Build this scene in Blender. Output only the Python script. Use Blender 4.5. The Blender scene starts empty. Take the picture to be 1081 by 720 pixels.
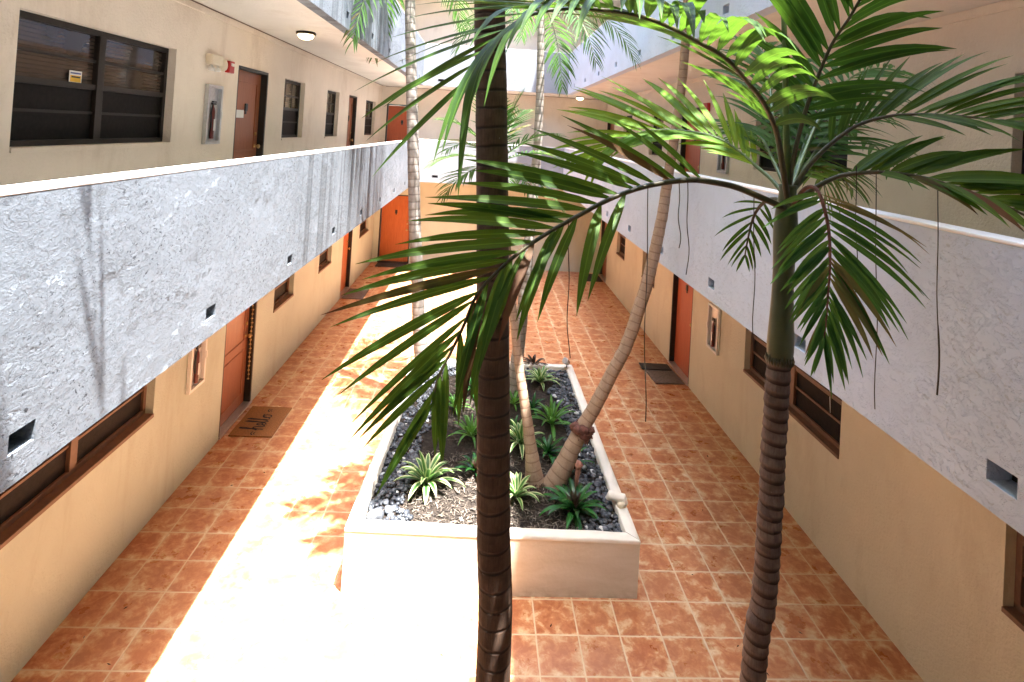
import bpy, bmesh, math, random
from mathutils import Vector, Matrix, noise
random.seed(7)
scn = bpy.context.scene
COL = scn.collection

# ------------------------------------------------------------------ camera
H = 4.04
F_PX, YAW, PITCH, ROLL, SY = 589.54, 0.0492, 0.0178, 0.0605, 230.475
cyw, syw = math.cos(YAW), math.sin(YAW); cp, sp = math.cos(PITCH), math.sin(PITCH); cr, sr = math.cos(ROLL), math.sin(ROLL)
_r = Vector((cyw, -syw, 0)); FWD = Vector((syw*cp, cyw*cp, sp)); _u = _r.cross(FWD)
RT = _r*cr + _u*sr; UP = -_r*sr + _u*cr
cam = bpy.data.cameras.new('camera'); cam_o = bpy.data.objects.new('camera', cam); COL.objects.link(cam_o)
M = Matrix((RT, UP, -FWD)).transposed().to_4x4(); M.translation = Vector((0, 0, H)); cam_o.matrix_world = M
cam.sensor_width = 36; cam.sensor_fit = 'HORIZONTAL'; cam.lens = F_PX/1081*36; cam.shift_y = -SY/1081
cam.clip_start = 0.05; cam.clip_end = 500
scn.camera = cam_o
# ------------------------------------------------------------------ world + sun
SDX, SDY = 0.157, 0.155              # horizontal travel of the light per metre of fall (towards -X, +Y)
sun_to = Vector((SDX, -SDY, 1)).normalized()
el = math.asin(sun_to.z); az = math.atan2(sun_to.x, sun_to.y)
w = bpy.data.worlds.new('World'); scn.world = w; w.use_nodes = True
nt = w.node_tree; bg = nt.nodes['Background']
sky = nt.nodes.new('ShaderNodeTexSky'); sky.sky_type = 'NISHITA'; sky.sun_disc = False
sky.sun_elevation = el; sky.sun_rotation = az; sky.air_density = 1.0; sky.dust_density = 2.0
nt.links.new(sky.outputs[0], bg.inputs[0]); bg.inputs[1].default_value = 0.15
sl = bpy.data.lights.new('sun', 'SUN'); sl.energy = 2.7; sl.angle = math.radians(0.55); sl.color = (1, 0.975, 0.94)
so = bpy.data.objects.new('sun', sl); COL.objects.link(so); so.rotation_euler = sun_to.to_track_quat('Z', 'Y').to_euler(); so.location = (0, 0, 30)
scn.view_settings.view_transform = 'Standard'; scn.view_settings.look = 'None'; scn.view_settings.gamma = 1
scn.view_settings.exposure = 4.18
scn.render.engine = 'CYCLES'
scn.cycles.max_bounces = 12; scn.cycles.diffuse_bounces = 7; scn.cycles.transparent_max_bounces = 8

def W(x, y, Y):
    """photo direction (x, y) met at distance Y down the courtyard"""
    d = FWD + RT*((x-540.5)/F_PX) - UP*((y-(360-SY))/F_PX)
    t = Y/d.y
    return Vector((0, 0, H)) + d*t
def WZ(x, y, Z):
    d = FWD + RT*((x-540.5)/F_PX) - UP*((y-(360-SY))/F_PX)
    t = (Z-H)/d.z
    return Vector((0, 0, H)) + d*t

# ------------------------------------------------------------------ helpers
def tag(o, label=None, cat=None, group=None, kind=None):
    if label: o['label'] = label
    if cat: o['category'] = cat
    if group: o['group'] = group
    if kind: o['kind'] = kind
    return o
def empty(name, loc, label=None, cat=None, group=None):
    o = bpy.data.objects.new(name, None); COL.objects.link(o); o.location = loc; o.empty_display_size = 0.1
    return tag(o, label, cat, group)
class MB:
    def __init__(s): s.v = []; s.f = []; s.uv = []; s.smooth = False; s.hasuv = False
    def vert(s, p): s.v.append(tuple(p)); return len(s.v)-1
    def face(s, idx, uv=None):
        s.f.append(tuple(idx)); s.uv.append(uv)
        if uv: s.hasuv = True
    def quad(s, a, b, c, d, uv=None):
        i = len(s.v); s.v += [tuple(a), tuple(b), tuple(c), tuple(d)]; s.face((i, i+1, i+2, i+3), uv)
    def box(s, x0, x1, y0, y1, z0, z1):
        i = len(s.v)
        s.v += [(x0,y0,z0),(x1,y0,z0),(x1,y1,z0),(x0,y1,z0),(x0,y0,z1),(x1,y0,z1),(x1,y1,z1),(x0,y1,z1)]
        for f in ((3,2,1,0),(4,5,6,7),(0,1,5,4),(1,2,6,5),(2,3,7,6),(3,0,4,7)): s.face([i+k for k in f])
    def mbox(s, fn, a0, a1, z0, z1, d0, d1):
        """box in wall coordinates: along, height, depth"""
        i = len(s.v)
        s.v += [tuple(fn(a, z, d)) for d in (d0, d1) for z in (z0, z1) for a in (a0, a1)]
        for f in ((0,1,3,2),(4,6,7,5),(0,4,5,1),(2,3,7,6),(0,2,6,4),(1,5,7,3)): s.face([i+k for k in f])
    def tube(s, pts, rad, n=8, cap=True, uvl=None):
        pts = [Vector(p) for p in pts]; rings = []
        if not hasattr(rad, '__len__'): rad = [rad]*len(pts)
        ref = Vector((0.3, 0.9, 0.2)); prev = None
        for k, p in enumerate(pts):
            t = (pts[min(k+1, len(pts)-1)] - pts[max(k-1, 0)]).normalized()
            a = (prev - t*prev.dot(t)) if prev is not None else (ref - t*ref.dot(t))
            if a.length < 1e-4: a = t.orthogonal()
            a.normalize(); prev = a; b = t.cross(a)
            rings.append([s.vert(p + (a*math.cos(2*math.pi*j/n) + b*math.sin(2*math.pi*j/n))*rad[k]) for j in range(n)])
        for k in range(len(pts)-1):
            for j in range(n):
                j2 = (j+1) % n; uv = None
                if uvl: uv = [(j/n, uvl[k]), ((j+1)/n, uvl[k]), ((j+1)/n, uvl[k+1]), (j/n, uvl[k+1])]
                s.face((rings[k][j], rings[k][j2], rings[k+1][j2], rings[k+1][j]), uv)
        if cap:
            s.face(list(reversed(rings[0]))); s.face(rings[-1])
    def lathe(s, c, prof, n=20, axis='Z', fn=None):
        c = Vector(c); rings = []
        for (r, h) in prof:
            ring = []
            for j in range(n):
                a = 2*math.pi*j/n
                q = Vector((r*math.cos(a), r*math.sin(a), h)) if axis == 'Z' else (Vector((h, r*math.cos(a), r*math.sin(a))) if axis == 'X' else Vector((r*math.cos(a), h, r*math.sin(a))))
                ring.append(s.vert(c+q))
            rings.append(ring)
        for k in range(len(rings)-1):
            for j in range(n):
                j2 = (j+1) % n; s.face((rings[k][j], rings[k][j2], rings[k+1][j2], rings[k+1][j]))
        s.face(list(reversed(rings[0]))); s.face(rings[-1])
    def blob(s, c, r, sc=(1,1,1), rot=0, sub=0, jit=0.0):
        bm = bmesh.new(); bmesh.ops.create_icosphere(bm, subdivisions=sub+1, radius=1)
        i = len(s.v); R = Matrix.Rotation(rot, 3, 'Z')
        for v in bm.verts:
            p = v.co * (1 + random.uniform(-jit, jit)); p = R @ Vector((p.x*sc[0], p.y*sc[1], p.z*sc[2]))*r
            s.v.append(tuple(Vector(c)+p))
        bm.verts.index_update()
        for f in bm.faces: s.face([i+v.index for v in f.verts])
        bm.free()
    def build(s, name, mat, parent=None, smooth=None, bevel=0, local=True):
        me = bpy.data.meshes.new(name)
        off = Vector(parent.get('_base', (0,0,0))) if (parent is not None) else Vector((0,0,0))
        me.from_pydata([tuple(Vector(v)-off) for v in s.v], [], s.f)
        if s.hasuv:
            ul = me.uv_layers.new(name='UVMap'); k = 0
            for f, uv in zip(s.f, s.uv):
                for j in range(len(f)):
                    ul.data[k].uv = uv[j] if uv else (0, 0); k += 1
        me.validate(); me.update()
        bm = bmesh.new(); bm.from_mesh(me); bmesh.ops.recalc_face_normals(bm, faces=bm.faces); bm.to_mesh(me); bm.free()
        mats = mat if isinstance(mat, (list, tuple)) else [mat]
        for m in mats: me.materials.append(m)
        if (s.smooth if smooth is None else smooth):
            for p in me.polygons: p.use_smooth = True
        o = bpy.data.objects.new(name, me); COL.objects.link(o)
        if parent is not None:
            o.parent = parent; o['_base'] = tuple(off)
        if bevel:
            b = o.modifiers.new('bevel', 'BEVEL'); b.width = bevel; b.segments = 2; b.limit_method = 'ANGLE'
        return o
def thing(name, base, label, cat, group=None):
    o = empty(name, base, label, cat, group); o['_base'] = tuple(base); return o
def single(mb, name, mat, base, label=None, cat=None, group=None, kind=None, smooth=None, bevel=0):
    """one-mesh thing whose origin sits at its base"""
    base = Vector(base); mb.v = [tuple(Vector(v)-base) for v in mb.v]
    o = mb.build(name, mat, None, smooth, bevel); o.location = base
    return tag(o, label, cat, group, kind)

# ------------------------------------------------------------------ materials
class NT:
    def __init__(s, name):
        s.m = bpy.data.materials.new(name); s.m.use_nodes = True; s.t = s.m.node_tree
        s.b = s.t.nodes['Principled BSDF']; s.out = s.t.nodes['Material Output']; s._c = None
    def n(s, typ, **kw):
        x = s.t.nodes.new('ShaderNode'+typ)
        for k, v in kw.items():
            if k.startswith('i_'):
                key = k[2:].replace('_', ' '); x.inputs[int(key) if key.isdigit() else key].default_value = v
            else: setattr(x, k, v)
        return x
    def l(s, a, b): s.t.links.new(a, b)
    def co(s, scale=(1,1,1), uv=False, loc=(0,0,0)):
        c = s.n('TexCoord'); mp = s.n('Mapping'); mp.inputs['Scale'].default_value = scale; mp.inputs['Location'].default_value = loc
        s.l(c.outputs['UV' if uv else 'Object'], mp.inputs[0]); return mp.outputs[0]
    def noise(s, scale, detail=4, rough=.55, dist=0, vec=None):
        x = s.n('TexNoise'); x.inputs['Scale'].default_value = scale; x.inputs['Detail'].default_value = detail
        x.inputs['Roughness'].default_value = rough; x.inputs['Distortion'].default_value = dist
        s.l(vec if vec else s.co(), x.inputs['Vector']); return x.outputs[0]
    def ramp(s, fac, stops, interp='LINEAR'):
        r = s.n('ValToRGB'); e = r.color_ramp.elements; r.color_ramp.interpolation = interp
        while len(e) > len(stops): e.remove(e[-1])
        while len(e) < len(stops): e.new(1)
        for k, (p, c) in enumerate(stops):
            e[k].position = p; e[k].color = (*c, 1) if hasattr(c, '__len__') else (c, c, c, 1)
        s.l(fac, r.inputs[0]); return r.outputs[0]
    def mix(s, f, a, b, mode='MIX'):
        x = s.n('Mix', data_type='RGBA', blend_type=mode)
        for v, i in ((f, 0), (a, 6), (b, 7)):
            if isinstance(v, bpy.types.NodeSocket): s.l(v, x.inputs[i])
            elif i == 0: x.inputs[0].default_value = v
            else: x.inputs[i].default_value = (*v, 1)
        return x.outputs[2]
    def math(s, op, a, b=None, c=None):
        x = s.n('Math', operation=op)
        for i, v in enumerate((a, b, c)):
            if v is None: continue
            if isinstance(v, bpy.types.NodeSocket): s.l(v, x.inputs[i])
            else: x.inputs[i].default_value = v
        return x.outputs[0]
    def bump(s, h, strength=.5, dist=.01, nrm=None):
        x = s.n('Bump'); x.inputs['Strength'].default_value = strength; x.inputs['Distance'].default_value = dist
        s.l(h, x.inputs['Height'])
        if nrm: s.l(nrm, x.inputs['Normal'])
        return x.outputs[0]
    def fin(s, col=None, rough=None, nrm=None, metal=None, spec=None):
        for v, k in ((col, 'Base Color'), (rough, 'Roughness'), (nrm, 'Normal'), (metal, 'Metallic'), (spec, 'Specular IOR Level')):
            if v is None: continue
            if isinstance(v, bpy.types.NodeSocket): s.l(v, s.b.inputs[k])
            elif hasattr(v, '__len__'): s.b.inputs[k].default_value = (*v, 1)
            else: s.b.inputs[k].default_value = v
        return s.m
def plain(name, col, rough=.5, var=.15, nscale=12, bump=0.0, bscale=60, metal=None, spec=None):
    t = NT(name); n = t.noise(nscale, 5)
    c = t.mix(t.ramp(n, [(.3, 0), (.7, 1)]), tuple(x*(1-var) for x in col), tuple(min(1, x*(1+var)) for x in col))
    nr = t.bump(t.noise(bscale, 4), bump, .004) if bump else None
    return t.fin(c, rough, nr, metal, spec)
def paint_wall(name, col, stain_or_shadow=(.6, .5, .4)):
    t = NT(name); v = t.co()
    big = t.ramp(t.noise(.9, 5, .6), [(.35, 0), (.7, 1)])
    c = t.mix(big, tuple(x*.93 for x in col), tuple(x*1.05 for x in col))
    st = t.ramp(t.noise(1.0, 7, .72, .4, t.co((1.7, 1.7, .6))), [(.52, 0), (.75, .4)])
    c = t.mix(st, c, tuple(x*y for x, y in zip(col, stain_or_shadow)))
    geo = t.co(); sep = t.n('SeparateXYZ'); t.l(geo, sep.inputs[0])
    h = t.noise(45, 6, .6); h2 = t.noise(7, 4, .6)
    nr = t.bump(t.math('ADD', h, t.math('MULTIPLY', h2, .9)), .85, .010)
    return t.fin(c, .8, nr, spec=.25)
def stucco(name, col, dark, strength, thr=.5, dist=.012, scl=1.0, stain_or_shadow=False):
    """skip-trowelled render: torn plateaus over a smoother ground"""
    t = NT(name); v = t.co((1, 1, 1))
    v1 = t.co((1, .8, 1.3), loc=(0, 0, 0)); v1.node.inputs['Rotation'].default_value = (.5, 0, 0)
    n1 = t.noise(15*scl, 5, .68, .5, v1); n2 = t.noise(38*scl, 4, .6, .5, v1); n3 = t.noise(1.9*scl, 3, .5)
    plat = t.ramp(n1, [(thr, 0), (thr+.012, 1), (thr+.11, .9), (thr+.13, .2)], 'LINEAR')
    flk = t.ramp(n2, [(.57, 0), (.585, 1), (.66, .8), (.69, .2)], 'LINEAR')
    area = t.ramp(n3, [(.38, .10), (.55, 1)])
    h = t.math('ADD', t.math('MULTIPLY', plat, .6), t.math('MULTIPLY', flk, .42))
    h = t.math('MULTIPLY', h, area)
    h = t.math('ADD', h, t.math('MULTIPLY', t.noise(90, 4, .65), .10)); h = t.math('ADD', h, t.math('MULTIPLY', t.noise(5, 3, .5), .25))
    pit = t.math('MULTIPLY', t.ramp(t.noise(40*scl, 3, .65, .6, v1), [(.35, 1), (.39, 0)]), area)
    c = t.mix(t.ramp(t.noise(1.4, 5, .6), [(.3, 0), (.7, 1)]), tuple(x*.9 for x in col), tuple(x*1.05 for x in col))
    c = t.mix(t.math('MULTIPLY', pit, .9), c, dark)
    strk = t.ramp(t.noise(1.0, 5, .65, .3, t.co((5, 5, .35))), [(.60, 0), (.8, .45)])
    c = t.mix(strk, c, tuple(x*.62 for x in col))
    if stain_or_shadow:   # vertical palm-shadow streaks put into the stucco colour
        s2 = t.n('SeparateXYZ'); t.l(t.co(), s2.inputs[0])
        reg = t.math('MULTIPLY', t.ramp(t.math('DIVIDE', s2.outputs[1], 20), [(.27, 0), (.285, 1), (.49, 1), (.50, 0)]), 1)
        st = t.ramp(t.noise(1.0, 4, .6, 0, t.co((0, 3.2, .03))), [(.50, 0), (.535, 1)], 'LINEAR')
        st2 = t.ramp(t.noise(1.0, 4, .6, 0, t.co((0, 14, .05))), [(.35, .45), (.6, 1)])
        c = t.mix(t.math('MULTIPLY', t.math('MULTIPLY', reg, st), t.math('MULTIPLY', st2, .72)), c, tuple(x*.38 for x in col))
    return t.fin(c, .75, t.bump(h, strength, dist), spec=.3)

def tile_material():
    t = NT('terracotta_tile'); c = t.n('TexCoord'); s = t.n('SeparateXYZ'); t.l(c.outputs['Object'], s.inputs[0])
    TS = .345
    def local(sock, off):
        a = t.math('DIVIDE', t.math('SUBTRACT', sock, off), TS)
        cell = t.math('FLOOR', a); fr = t.math('SUBTRACT', a, cell); return cell, fr
    cx, fx = local(s.outputs[0], .668); cy, fy = local(s.outputs[1], 4.216)
    dx = t.math('ABSOLUTE', t.math('SUBTRACT', fx, .5)); dy = t.math('ABSOLUTE', t.math('SUBTRACT', fy, .5))
    edge = t.math('MAXIMUM', dx, dy)                                   # .5 at the joint
    nz = t.noise(26, 4, .6)
    e2 = t.math('ADD', edge, t.math('MULTIPLY', t.math('SUBTRACT', nz, .5), .012))
    grout = t.ramp(e2, [(.478, 0), (.487, 1)])
    cmb = t.n('CombineXYZ'); t.l(cx, cmb.inputs[0]); t.l(cy, cmb.inputs[1])
    wn = t.n('TexWhiteNoise', noise_dimensions='2D'); t.l(cmb.outputs[0], wn.inputs['Vector'])
    # every tile shifts the cloud so that no two print alike
    va = t.n('VectorMath', operation='MULTIPLY_ADD'); t.l(wn.outputs['Color'], va.inputs[0]); va.inputs[1].default_value = (9, 9, 9); t.l(c.outputs['Object'], va.inputs[2])
    cloud = t.noise(8.5, 6, .62, .5, va.outputs[0]); cloud2 = t.noise(19, 5, .6, .8, va.outputs[0])
    d = t.math('POWER', t.math('MULTIPLY', edge, 2), 2.2)
    k = t.math('ADD', t.math('MULTIPLY', cloud, 1.3), t.math('MULTIPLY', cloud2, .5))
    k = t.math('SUBTRACT', k, t.math('MULTIPLY', d, .18))
    col = t.ramp(k, [(.45, (.67, .53, .35)), (.64, (.57, .37, .20)), (.80, (.47, .195, .082)), (1.02, (.35, .11, .042))])
    col = t.mix(t.math('MULTIPLY', wn.outputs['Value'], .35), col, (.40, .20, .105))
    col = t.mix(grout, col, (.56, .42, .27))
    rg = t.ramp(t.noise(5, 5, .6), [(.3, .24), (.7, .40)]); rg = t.mix(grout, rg, (.8, .8, .8))
    hgt = t.math('ADD', t.math('SUBTRACT', 1, grout), t.math('MULTIPLY', cloud2, .12))
    hgt = t.math('ADD', hgt, t.math('MULTIPLY', t.noise(2.2, 3), .35))
    return t.fin(col, rg, t.bump(hgt, .35, .004), spec=.6)

M = {}
M['tile'] = tile_material()
M['wall_low'] = paint_wall('yellow_wall_paint', (.535, .575, .48))  # same yellow as right; offset for orange bounce light put into the colour
M['wall_low_right'] = paint_wall('yellow_wall_light_toned', (.64, .59, .45))  # same yellow as left, its weaker bounce light toned into the colour
M['wall_up'] = paint_wall('tan_wall_paint', (.78, .68, .565))
M['ceiling'] = paint_wall('ceiling_paint', (.72, .67, .60))
M['par_left'] = stucco('torn_stucco', (.20, .228, .262), (.03, .035, .045), 1.0, dist=.038, thr=.53, stain_or_shadow=True)
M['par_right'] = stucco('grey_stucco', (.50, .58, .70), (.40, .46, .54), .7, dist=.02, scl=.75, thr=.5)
M['cap'] = plain('white_cap_paint', (.80, .79, .77), .6, .05, 3, .3, 50)
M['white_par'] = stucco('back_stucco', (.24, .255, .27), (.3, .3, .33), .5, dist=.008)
def planter_mat():
    t = NT('planter_render')
    c = t.mix(t.ramp(t.noise(2.2, 6, .65, .6, t.co((1, 1, 4))), [(.35, 0), (.72, 1)]), (.58, .53, .43), (.68, .64, .56))
    sep = t.n('SeparateXYZ'); t.l(t.co(), sep.inputs[0])
    dirt = t.math('MULTIPLY', t.ramp(sep.outputs[2], [(.0, .6), (.10, 0)]), t.ramp(t.noise(9, 5), [(.4, 0), (.7, 1)]))
    c = t.mix(dirt, c, (.30, .22, .14))
    n = t.math('ADD', t.noise(30, 6, .6), t.noise(6, 3))
    return t.fin(c, .75, t.bump(n, .45, .006), spec=.3)
M['planter'] = planter_mat()
M['rim'] = plain('planter_rim_paint', (.74, .69, .60), .65, .07, 5, .4, 40)
M['dark_metal'] = plain('bronze_metal', (.020, .014, .011), .5, .2, 20, spec=.3)
M['frame_low'] = plain('brown_frame_paint', (.16, .085, .05), .5, .15, 20)
M['black'] = plain('black_jamb_paint', (.02, .017, .014), .45, .2)
def wood(name, a, b, rough=.4):
    t = NT(name); n = t.noise(3, 6, .65, 1.2, t.co((9, 9, .8)))
    c = t.mix(t.ramp(n, [(.3, 0), (.7, 1)]), a, b); g = t.noise(6, 4, .6, .5, t.co((30, 30, 1)))
    return t.fin(t.mix(t.ramp(g, [(.45, 0), (.8, .5)]), c, tuple(x*.6 for x in a)), rough, t.bump(g, .15, .003))
M['door_orange'] = wood('orange_door_wood', (.42, .10, .022), (.54, .15, .035))
M['door_brown'] = wood('brown_door_wood', (.24, .07, .028), (.33, .11, .045))
M['door_red'] = wood('red_door_wood', (.40, .075, .03), (.48, .11, .04))
def glass_dark(name, a, b, rough=.08):
    t = NT(name); s = t.n('SeparateXYZ'); t.l(t.co(), s.inputs[0])
    sl = t.math('FRACT', t.math('MULTIPLY', s.outputs[2], 32)); k = t.ramp(sl, [(.0, .0), (.35, .6), (.9, .45), (1, 0)])
    n = t.ramp(t.noise(1.6, 3), [(.35, 0), (.7, 1)])
    return t.fin(t.mix(t.math('MULTIPLY', k, n), a, b), rough, spec=.6)
M['pane'] = glass_dark('blind_behind_glass', (.03, .022, .018), (.15, .105, .078), .05)
M['pane_light'] = glass_dark('pale_blind_behind_glass', (.06, .05, .035), (.26, .20, .12), .15)
M['screen'] = plain('insect_screen', (.012, .009, .008), .6, .3, 30, .2, 300, spec=.12)
M['brass'] = plain('brass', (.5, .34, .14), .3, .1, metal=.9)
M['alu'] = plain('aluminium', (.55, .55, .56), .35, .1, 30, metal=.8)
M['white'] = plain('white_enamel', (.72, .70, .66), .4, .05)
M['cream_plastic'] = plain('cream_plastic', (.70, .60, .44), .4, .05)
M['red'] = plain('red_enamel', (.45, .02, .015), .3, .1)
M['red_dim'] = plain('dull_red_enamel', (.13, .02, .015), .3, .1)
M['black_p'] = plain('black_plastic', (.02, .02, .02), .4, .1)
M['soil'] = None
def soil():
    t = NT('dark_soil'); n = t.noise(22, 8, .7); n2 = t.noise(5, 4)
    c = t.ramp(n, [(.3, (.010, .008, .007)), (.55, (.035, .026, .02)), (.8, (.11, .085, .065))])
    return t.fin(c, .9, t.bump(t.math('ADD', n, t.noise(70, 5)), .9, .02), spec=.2)
M['soil'] = soil()
def chips():
    t = NT('shredded_bark'); i = t.n('NewGeometry')
    c = t.ramp(i.outputs['Random Per Island'], [(0, (.02, .015, .012)), (.45, (.06, .045, .035)), (.8, (.14, .11, .085)), (1, (.22, .19, .155))])
    return t.fin(c, .85, t.bump(t.noise(120, 3), .5, .003))
M['chips'] = chips()
def pebble():
    t = NT('river_pebble'); i = t.n('NewGeometry')
    c = t.ramp(i.outputs['Random Per Island'], [(0, (.010, .012, .017)), (.45, (.030, .035, .046)), (.8, (.075, .085, .10)), (.955, (.14, .15, .17)), (.975, (.6, .6, .58)), (1, (.66, .65, .62))])
    c = t.mix(t.ramp(t.noise(60, 4), [(.4, 0), (.8, .4)]), c, (.12, .13, .145))
    return t.fin(c, .45, t.bump(t.noise(90, 3), .2, .003))
M['pebble'] = pebble()
def leaf_mat(name, deep, light, dry, trans, rough=.33, tmix=.32, edge=None, spec=.3):
    t = NT(name); a = t.n('Attribute', attribute_name='tint'); c = t.n('TexCoord'); s = t.n('SeparateXYZ'); t.l(c.outputs['UV'], s.inputs[0])
    sc = t.n('SeparateColor'); t.l(a.outputs['Color'], sc.inputs[0])
    mp = t.n('Mapping'); mp.inputs['Scale'].default_value = (14, .6, 1); t.l(c.outputs['UV'], mp.inputs[0])
    vein = t.noise(3, 4, .6, 0, mp.outputs[0])
    col = t.mix(sc.outputs[0], deep, light)
    col = t.mix(t.ramp(vein, [(.35, 0), (.7, .45)]), col, tuple(x*.55 for x in deep))
    du = t.math('ABSOLUTE', t.math('SUBTRACT', s.outputs[0], .5))
    if edge:
        k = t.ramp(t.math('ADD', du, t.math('MULTIPLY', t.math('SUBTRACT', vein, .5), .1)), [(.24, 0), (.31, 1)])
        col = t.mix(k, col, edge)
    else:
        col = t.mix(t.ramp(du, [(.03, .7), (.07, 0)]), col, tuple(min(1, x*1.7) for x in light))
    dr = t.math('ADD', sc.outputs[1], t.math('MULTIPLY', t.math('SUBTRACT', t.noise(7, 5, .7), .5), .25))
    dr = t.math('ADD', dr, t.math('MULTIPLY', t.ramp(s.outputs[1], [(.86, 0), (1, 1)]), .35))
    dm = t.ramp(dr, [(.55, 0), (1.0, 1)]); col = t.mix(dm, col, dry)
    t.fin(col, rough, t.bump(vein, .25, .004), spec=spec)
    tr = t.n('BsdfTranslucent'); t.l(t.mix(dm, trans, dry), tr.inputs[0])
    mx = t.n('MixShader'); mx.inputs[0].default_value = tmix
    t.l(t.b.outputs[0], mx.inputs[1]); t.l(tr.outputs[0], mx.inputs[2]); t.l(mx.outputs[0], t.out.inputs[0])
    return t.m
M['leaf'] = leaf_mat('palm_leaf', (.018, .055, .008), (.080, .155, .02), (.11, .045, .022), (.11, .23, .02), .5, tmix=.30, spec=.22)
M['leaf_sunlit'] = leaf_mat('sunlit_palm_leaf', (.05, .12, .012), (.13, .26, .02), (.2, .16, .05), (.24, .42, .03), .5, tmix=.45, spec=.15)  # palm leaf copy with sunlit brightness put into its colour
M['leaf_far'] = leaf_mat('far_palm_leaf', (.022, .060, .02), (.055, .125, .03), (.18, .13, .05), (.11, .26, .04), .5, tmix=.38, spec=.15)
M['leaf_varieg'] = leaf_mat('striped_leaf', (.04, .13, .03), (.07, .20, .04), (.3, .2, .1), (.15, .35, .08), .35, .25, edge=(.55, .60, .30))
M['leaf_dark'] = leaf_mat('glossy_leaf', (.014, .055, .018), (.03, .13, .025), (.12, .03, .02), (.05, .2, .03), .2, .15)
M['leaf_red'] = leaf_mat('maroon_leaf', (.05, .018, .016), (.03, .04, .02), (.10, .03, .02), (.1, .03, .02), .3, .15)
M['leaf_bright'] = leaf_mat('bright_leaf', (.05, .16, .03), (.12, .28, .05), (.3, .25, .1), (.2, .45, .06), .35, .3)
def trunk_mat(name, base, ring, pale, ringw=.22, bump=.6):
    t = NT(name); c = t.n('TexCoord'); s = t.n('SeparateXYZ'); t.l(c.outputs['UV'], s.inputs[0])
    n = t.noise(14, 6, .65); wob = t.math('MULTIPLY', t.math('SUBTRACT', t.noise(6, 3), .5), .35)
    ph = t.math('FRACT', t.math('ADD', s.outputs[1], wob))
    rg = t.ramp(ph, [(0, 1), (ringw*.5, .75), (ringw, 0), (.92, 0), (1, 1)])
    fib = t.noise(5, 5, .6, .2, t.co((40, 40, 3)))
    col = t.mix(t.ramp(n, [(.3, 0), (.75, 1)]), base, pale)
    col = t.mix(t.ramp(fib, [(.45, 0), (.75, .5)]), col, tuple(x*.5 for x in base))
    col = t.mix(rg, col, ring)
    spot = t.ramp(t.noise(30, 3, .7), [(.70, 0), (.76, .5)]); col = t.mix(spot, col, (.4, .38, .34))
    h = t.math('ADD', t.math('MULTIPLY', rg, -1), t.math('MULTIPLY', fib, .7))
    return t.fin(col, .75, t.bump(h, bump, .008), spec=.3)
M['trunk_dark'] = trunk_mat('dark_ringed_bark', (.070, .038, .026), (.030, .017, .012), (.15, .095, .065), .14, .5)
M['trunk_red'] = trunk_mat('ribbed_bark', (.115, .075, .062), (.038, .019, .015), (.25, .19, .165), .40)
M['trunk_tan'] = trunk_mat('tan_bark', (.30, .20, .13), (.22, .14, .09), (.40, .29, .21), .12, .25)
M['trunk_grey'] = trunk_mat('pale_grey_bark', (.26, .225, .195), (.17, .14, .12), (.38, .34, .31), .12, .25)
M['shaft'] = plain('green_crownshaft', (.075, .085, .035), .4, .3, 5, .15, 60)
M['rachis'] = plain('brown_green_leafstalk', (.060, .048, .020), .45, .3, 6)
M['rachis_g'] = plain('green_leafstalk', (.09, .14, .035), .45, .25, 6)
M['root'] = plain('rust_root', (.13, .05, .035), .85, .4, 40, .9, 60)
M['fibre'] = plain('dry_fibre', (.035, .024, .015), .8, .2)

# ------------------------------------------------------------------ building
XL, XR, YB, YF = -3.06, 3.65, 16.65, -1.75
XA, XB, YP, YQ = -1.75, 2.255, 15.36, -0.12          # inner faces of the parapets
FL = [0, 2.66, 5.30, 7.94, 10.58]; ZB = [None, 2.55, 5.19, 7.83, 10.47]; ZT = [None, 3.71, 6.34, 8.98, 11.62]
R_ = 0.11                                             # depth of the window and door reveals

gm = MB(); gm.quad((XL-.02, YF-.02, 0), (XR+.02, YF-.02, 0), (XR+.02, YB+.02, 0), (XL-.02, YB+.02, 0))
gf = gm.build('courtyard_floor', M['tile']); tag(gf, kind='structure')
g2 = MB(); g2.quad((-60, -60, -.03), (60, -60, -.03), (60, 60, -.03), (-60, 60, -.03)); tag(g2.build('ground', plain('ground_earth', (.18, .15, .11), .9)), kind='structure')

BLD = thing('apartment_building', (0, 0, 0), 'tan and yellow courtyard apartment block with open walkways behind stucco parapets', 'building')
def fnL(a, z, d): return Vector((XL-d, a, z))
def fnR(a, z, d): return Vector((XR+d, a, z))
def fnBk(a, z, d): return Vector((a, YB+d, z))
def fnFr(a, z, d): return Vector((a, YF-d, z))
def holed(fn, a0, a1, z0, z1, holes, depth=R_, mb=None):
    mb = mb or MB()
    A = sorted({a0, a1} | {h[0] for h in holes} | {h[1] for h in holes}); Z = sorted({z0, z1} | {h[2] for h in holes} | {h[3] for h in holes})
    for i in range(len(A)-1):
        for j in range(len(Z)-1):
            ca, cz = (A[i]+A[i+1])/2, (Z[j]+Z[j+1])/2
            if any(h[0] < ca < h[1] and h[2] < cz < h[3] for h in holes): continue
            mb.quad(fn(A[i], Z[j], 0), fn(A[i+1], Z[j], 0), fn(A[i+1], Z[j+1], 0), fn(A[i], Z[j+1], 0))
    for (b0, b1, y0, y1) in [h[:4] for h in holes]:
        D = depth
        mb.quad(fn(b0, y0, 0), fn(b0, y1, 0), fn(b0, y1, D), fn(b0, y0, D)); mb.quad(fn(b1, y0, 0), fn(b1, y1, 0), fn(b1, y1, D), fn(b1, y0, D))
        mb.quad(fn(b0, y0, 0), fn(b1, y0, 0), fn(b1, y0, D), fn(b0, y0, D)); mb.quad(fn(b0, y1, 0), fn(b1, y1, 0), fn(b1, y1, D), fn(b0, y1, D))
    return mb
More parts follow.
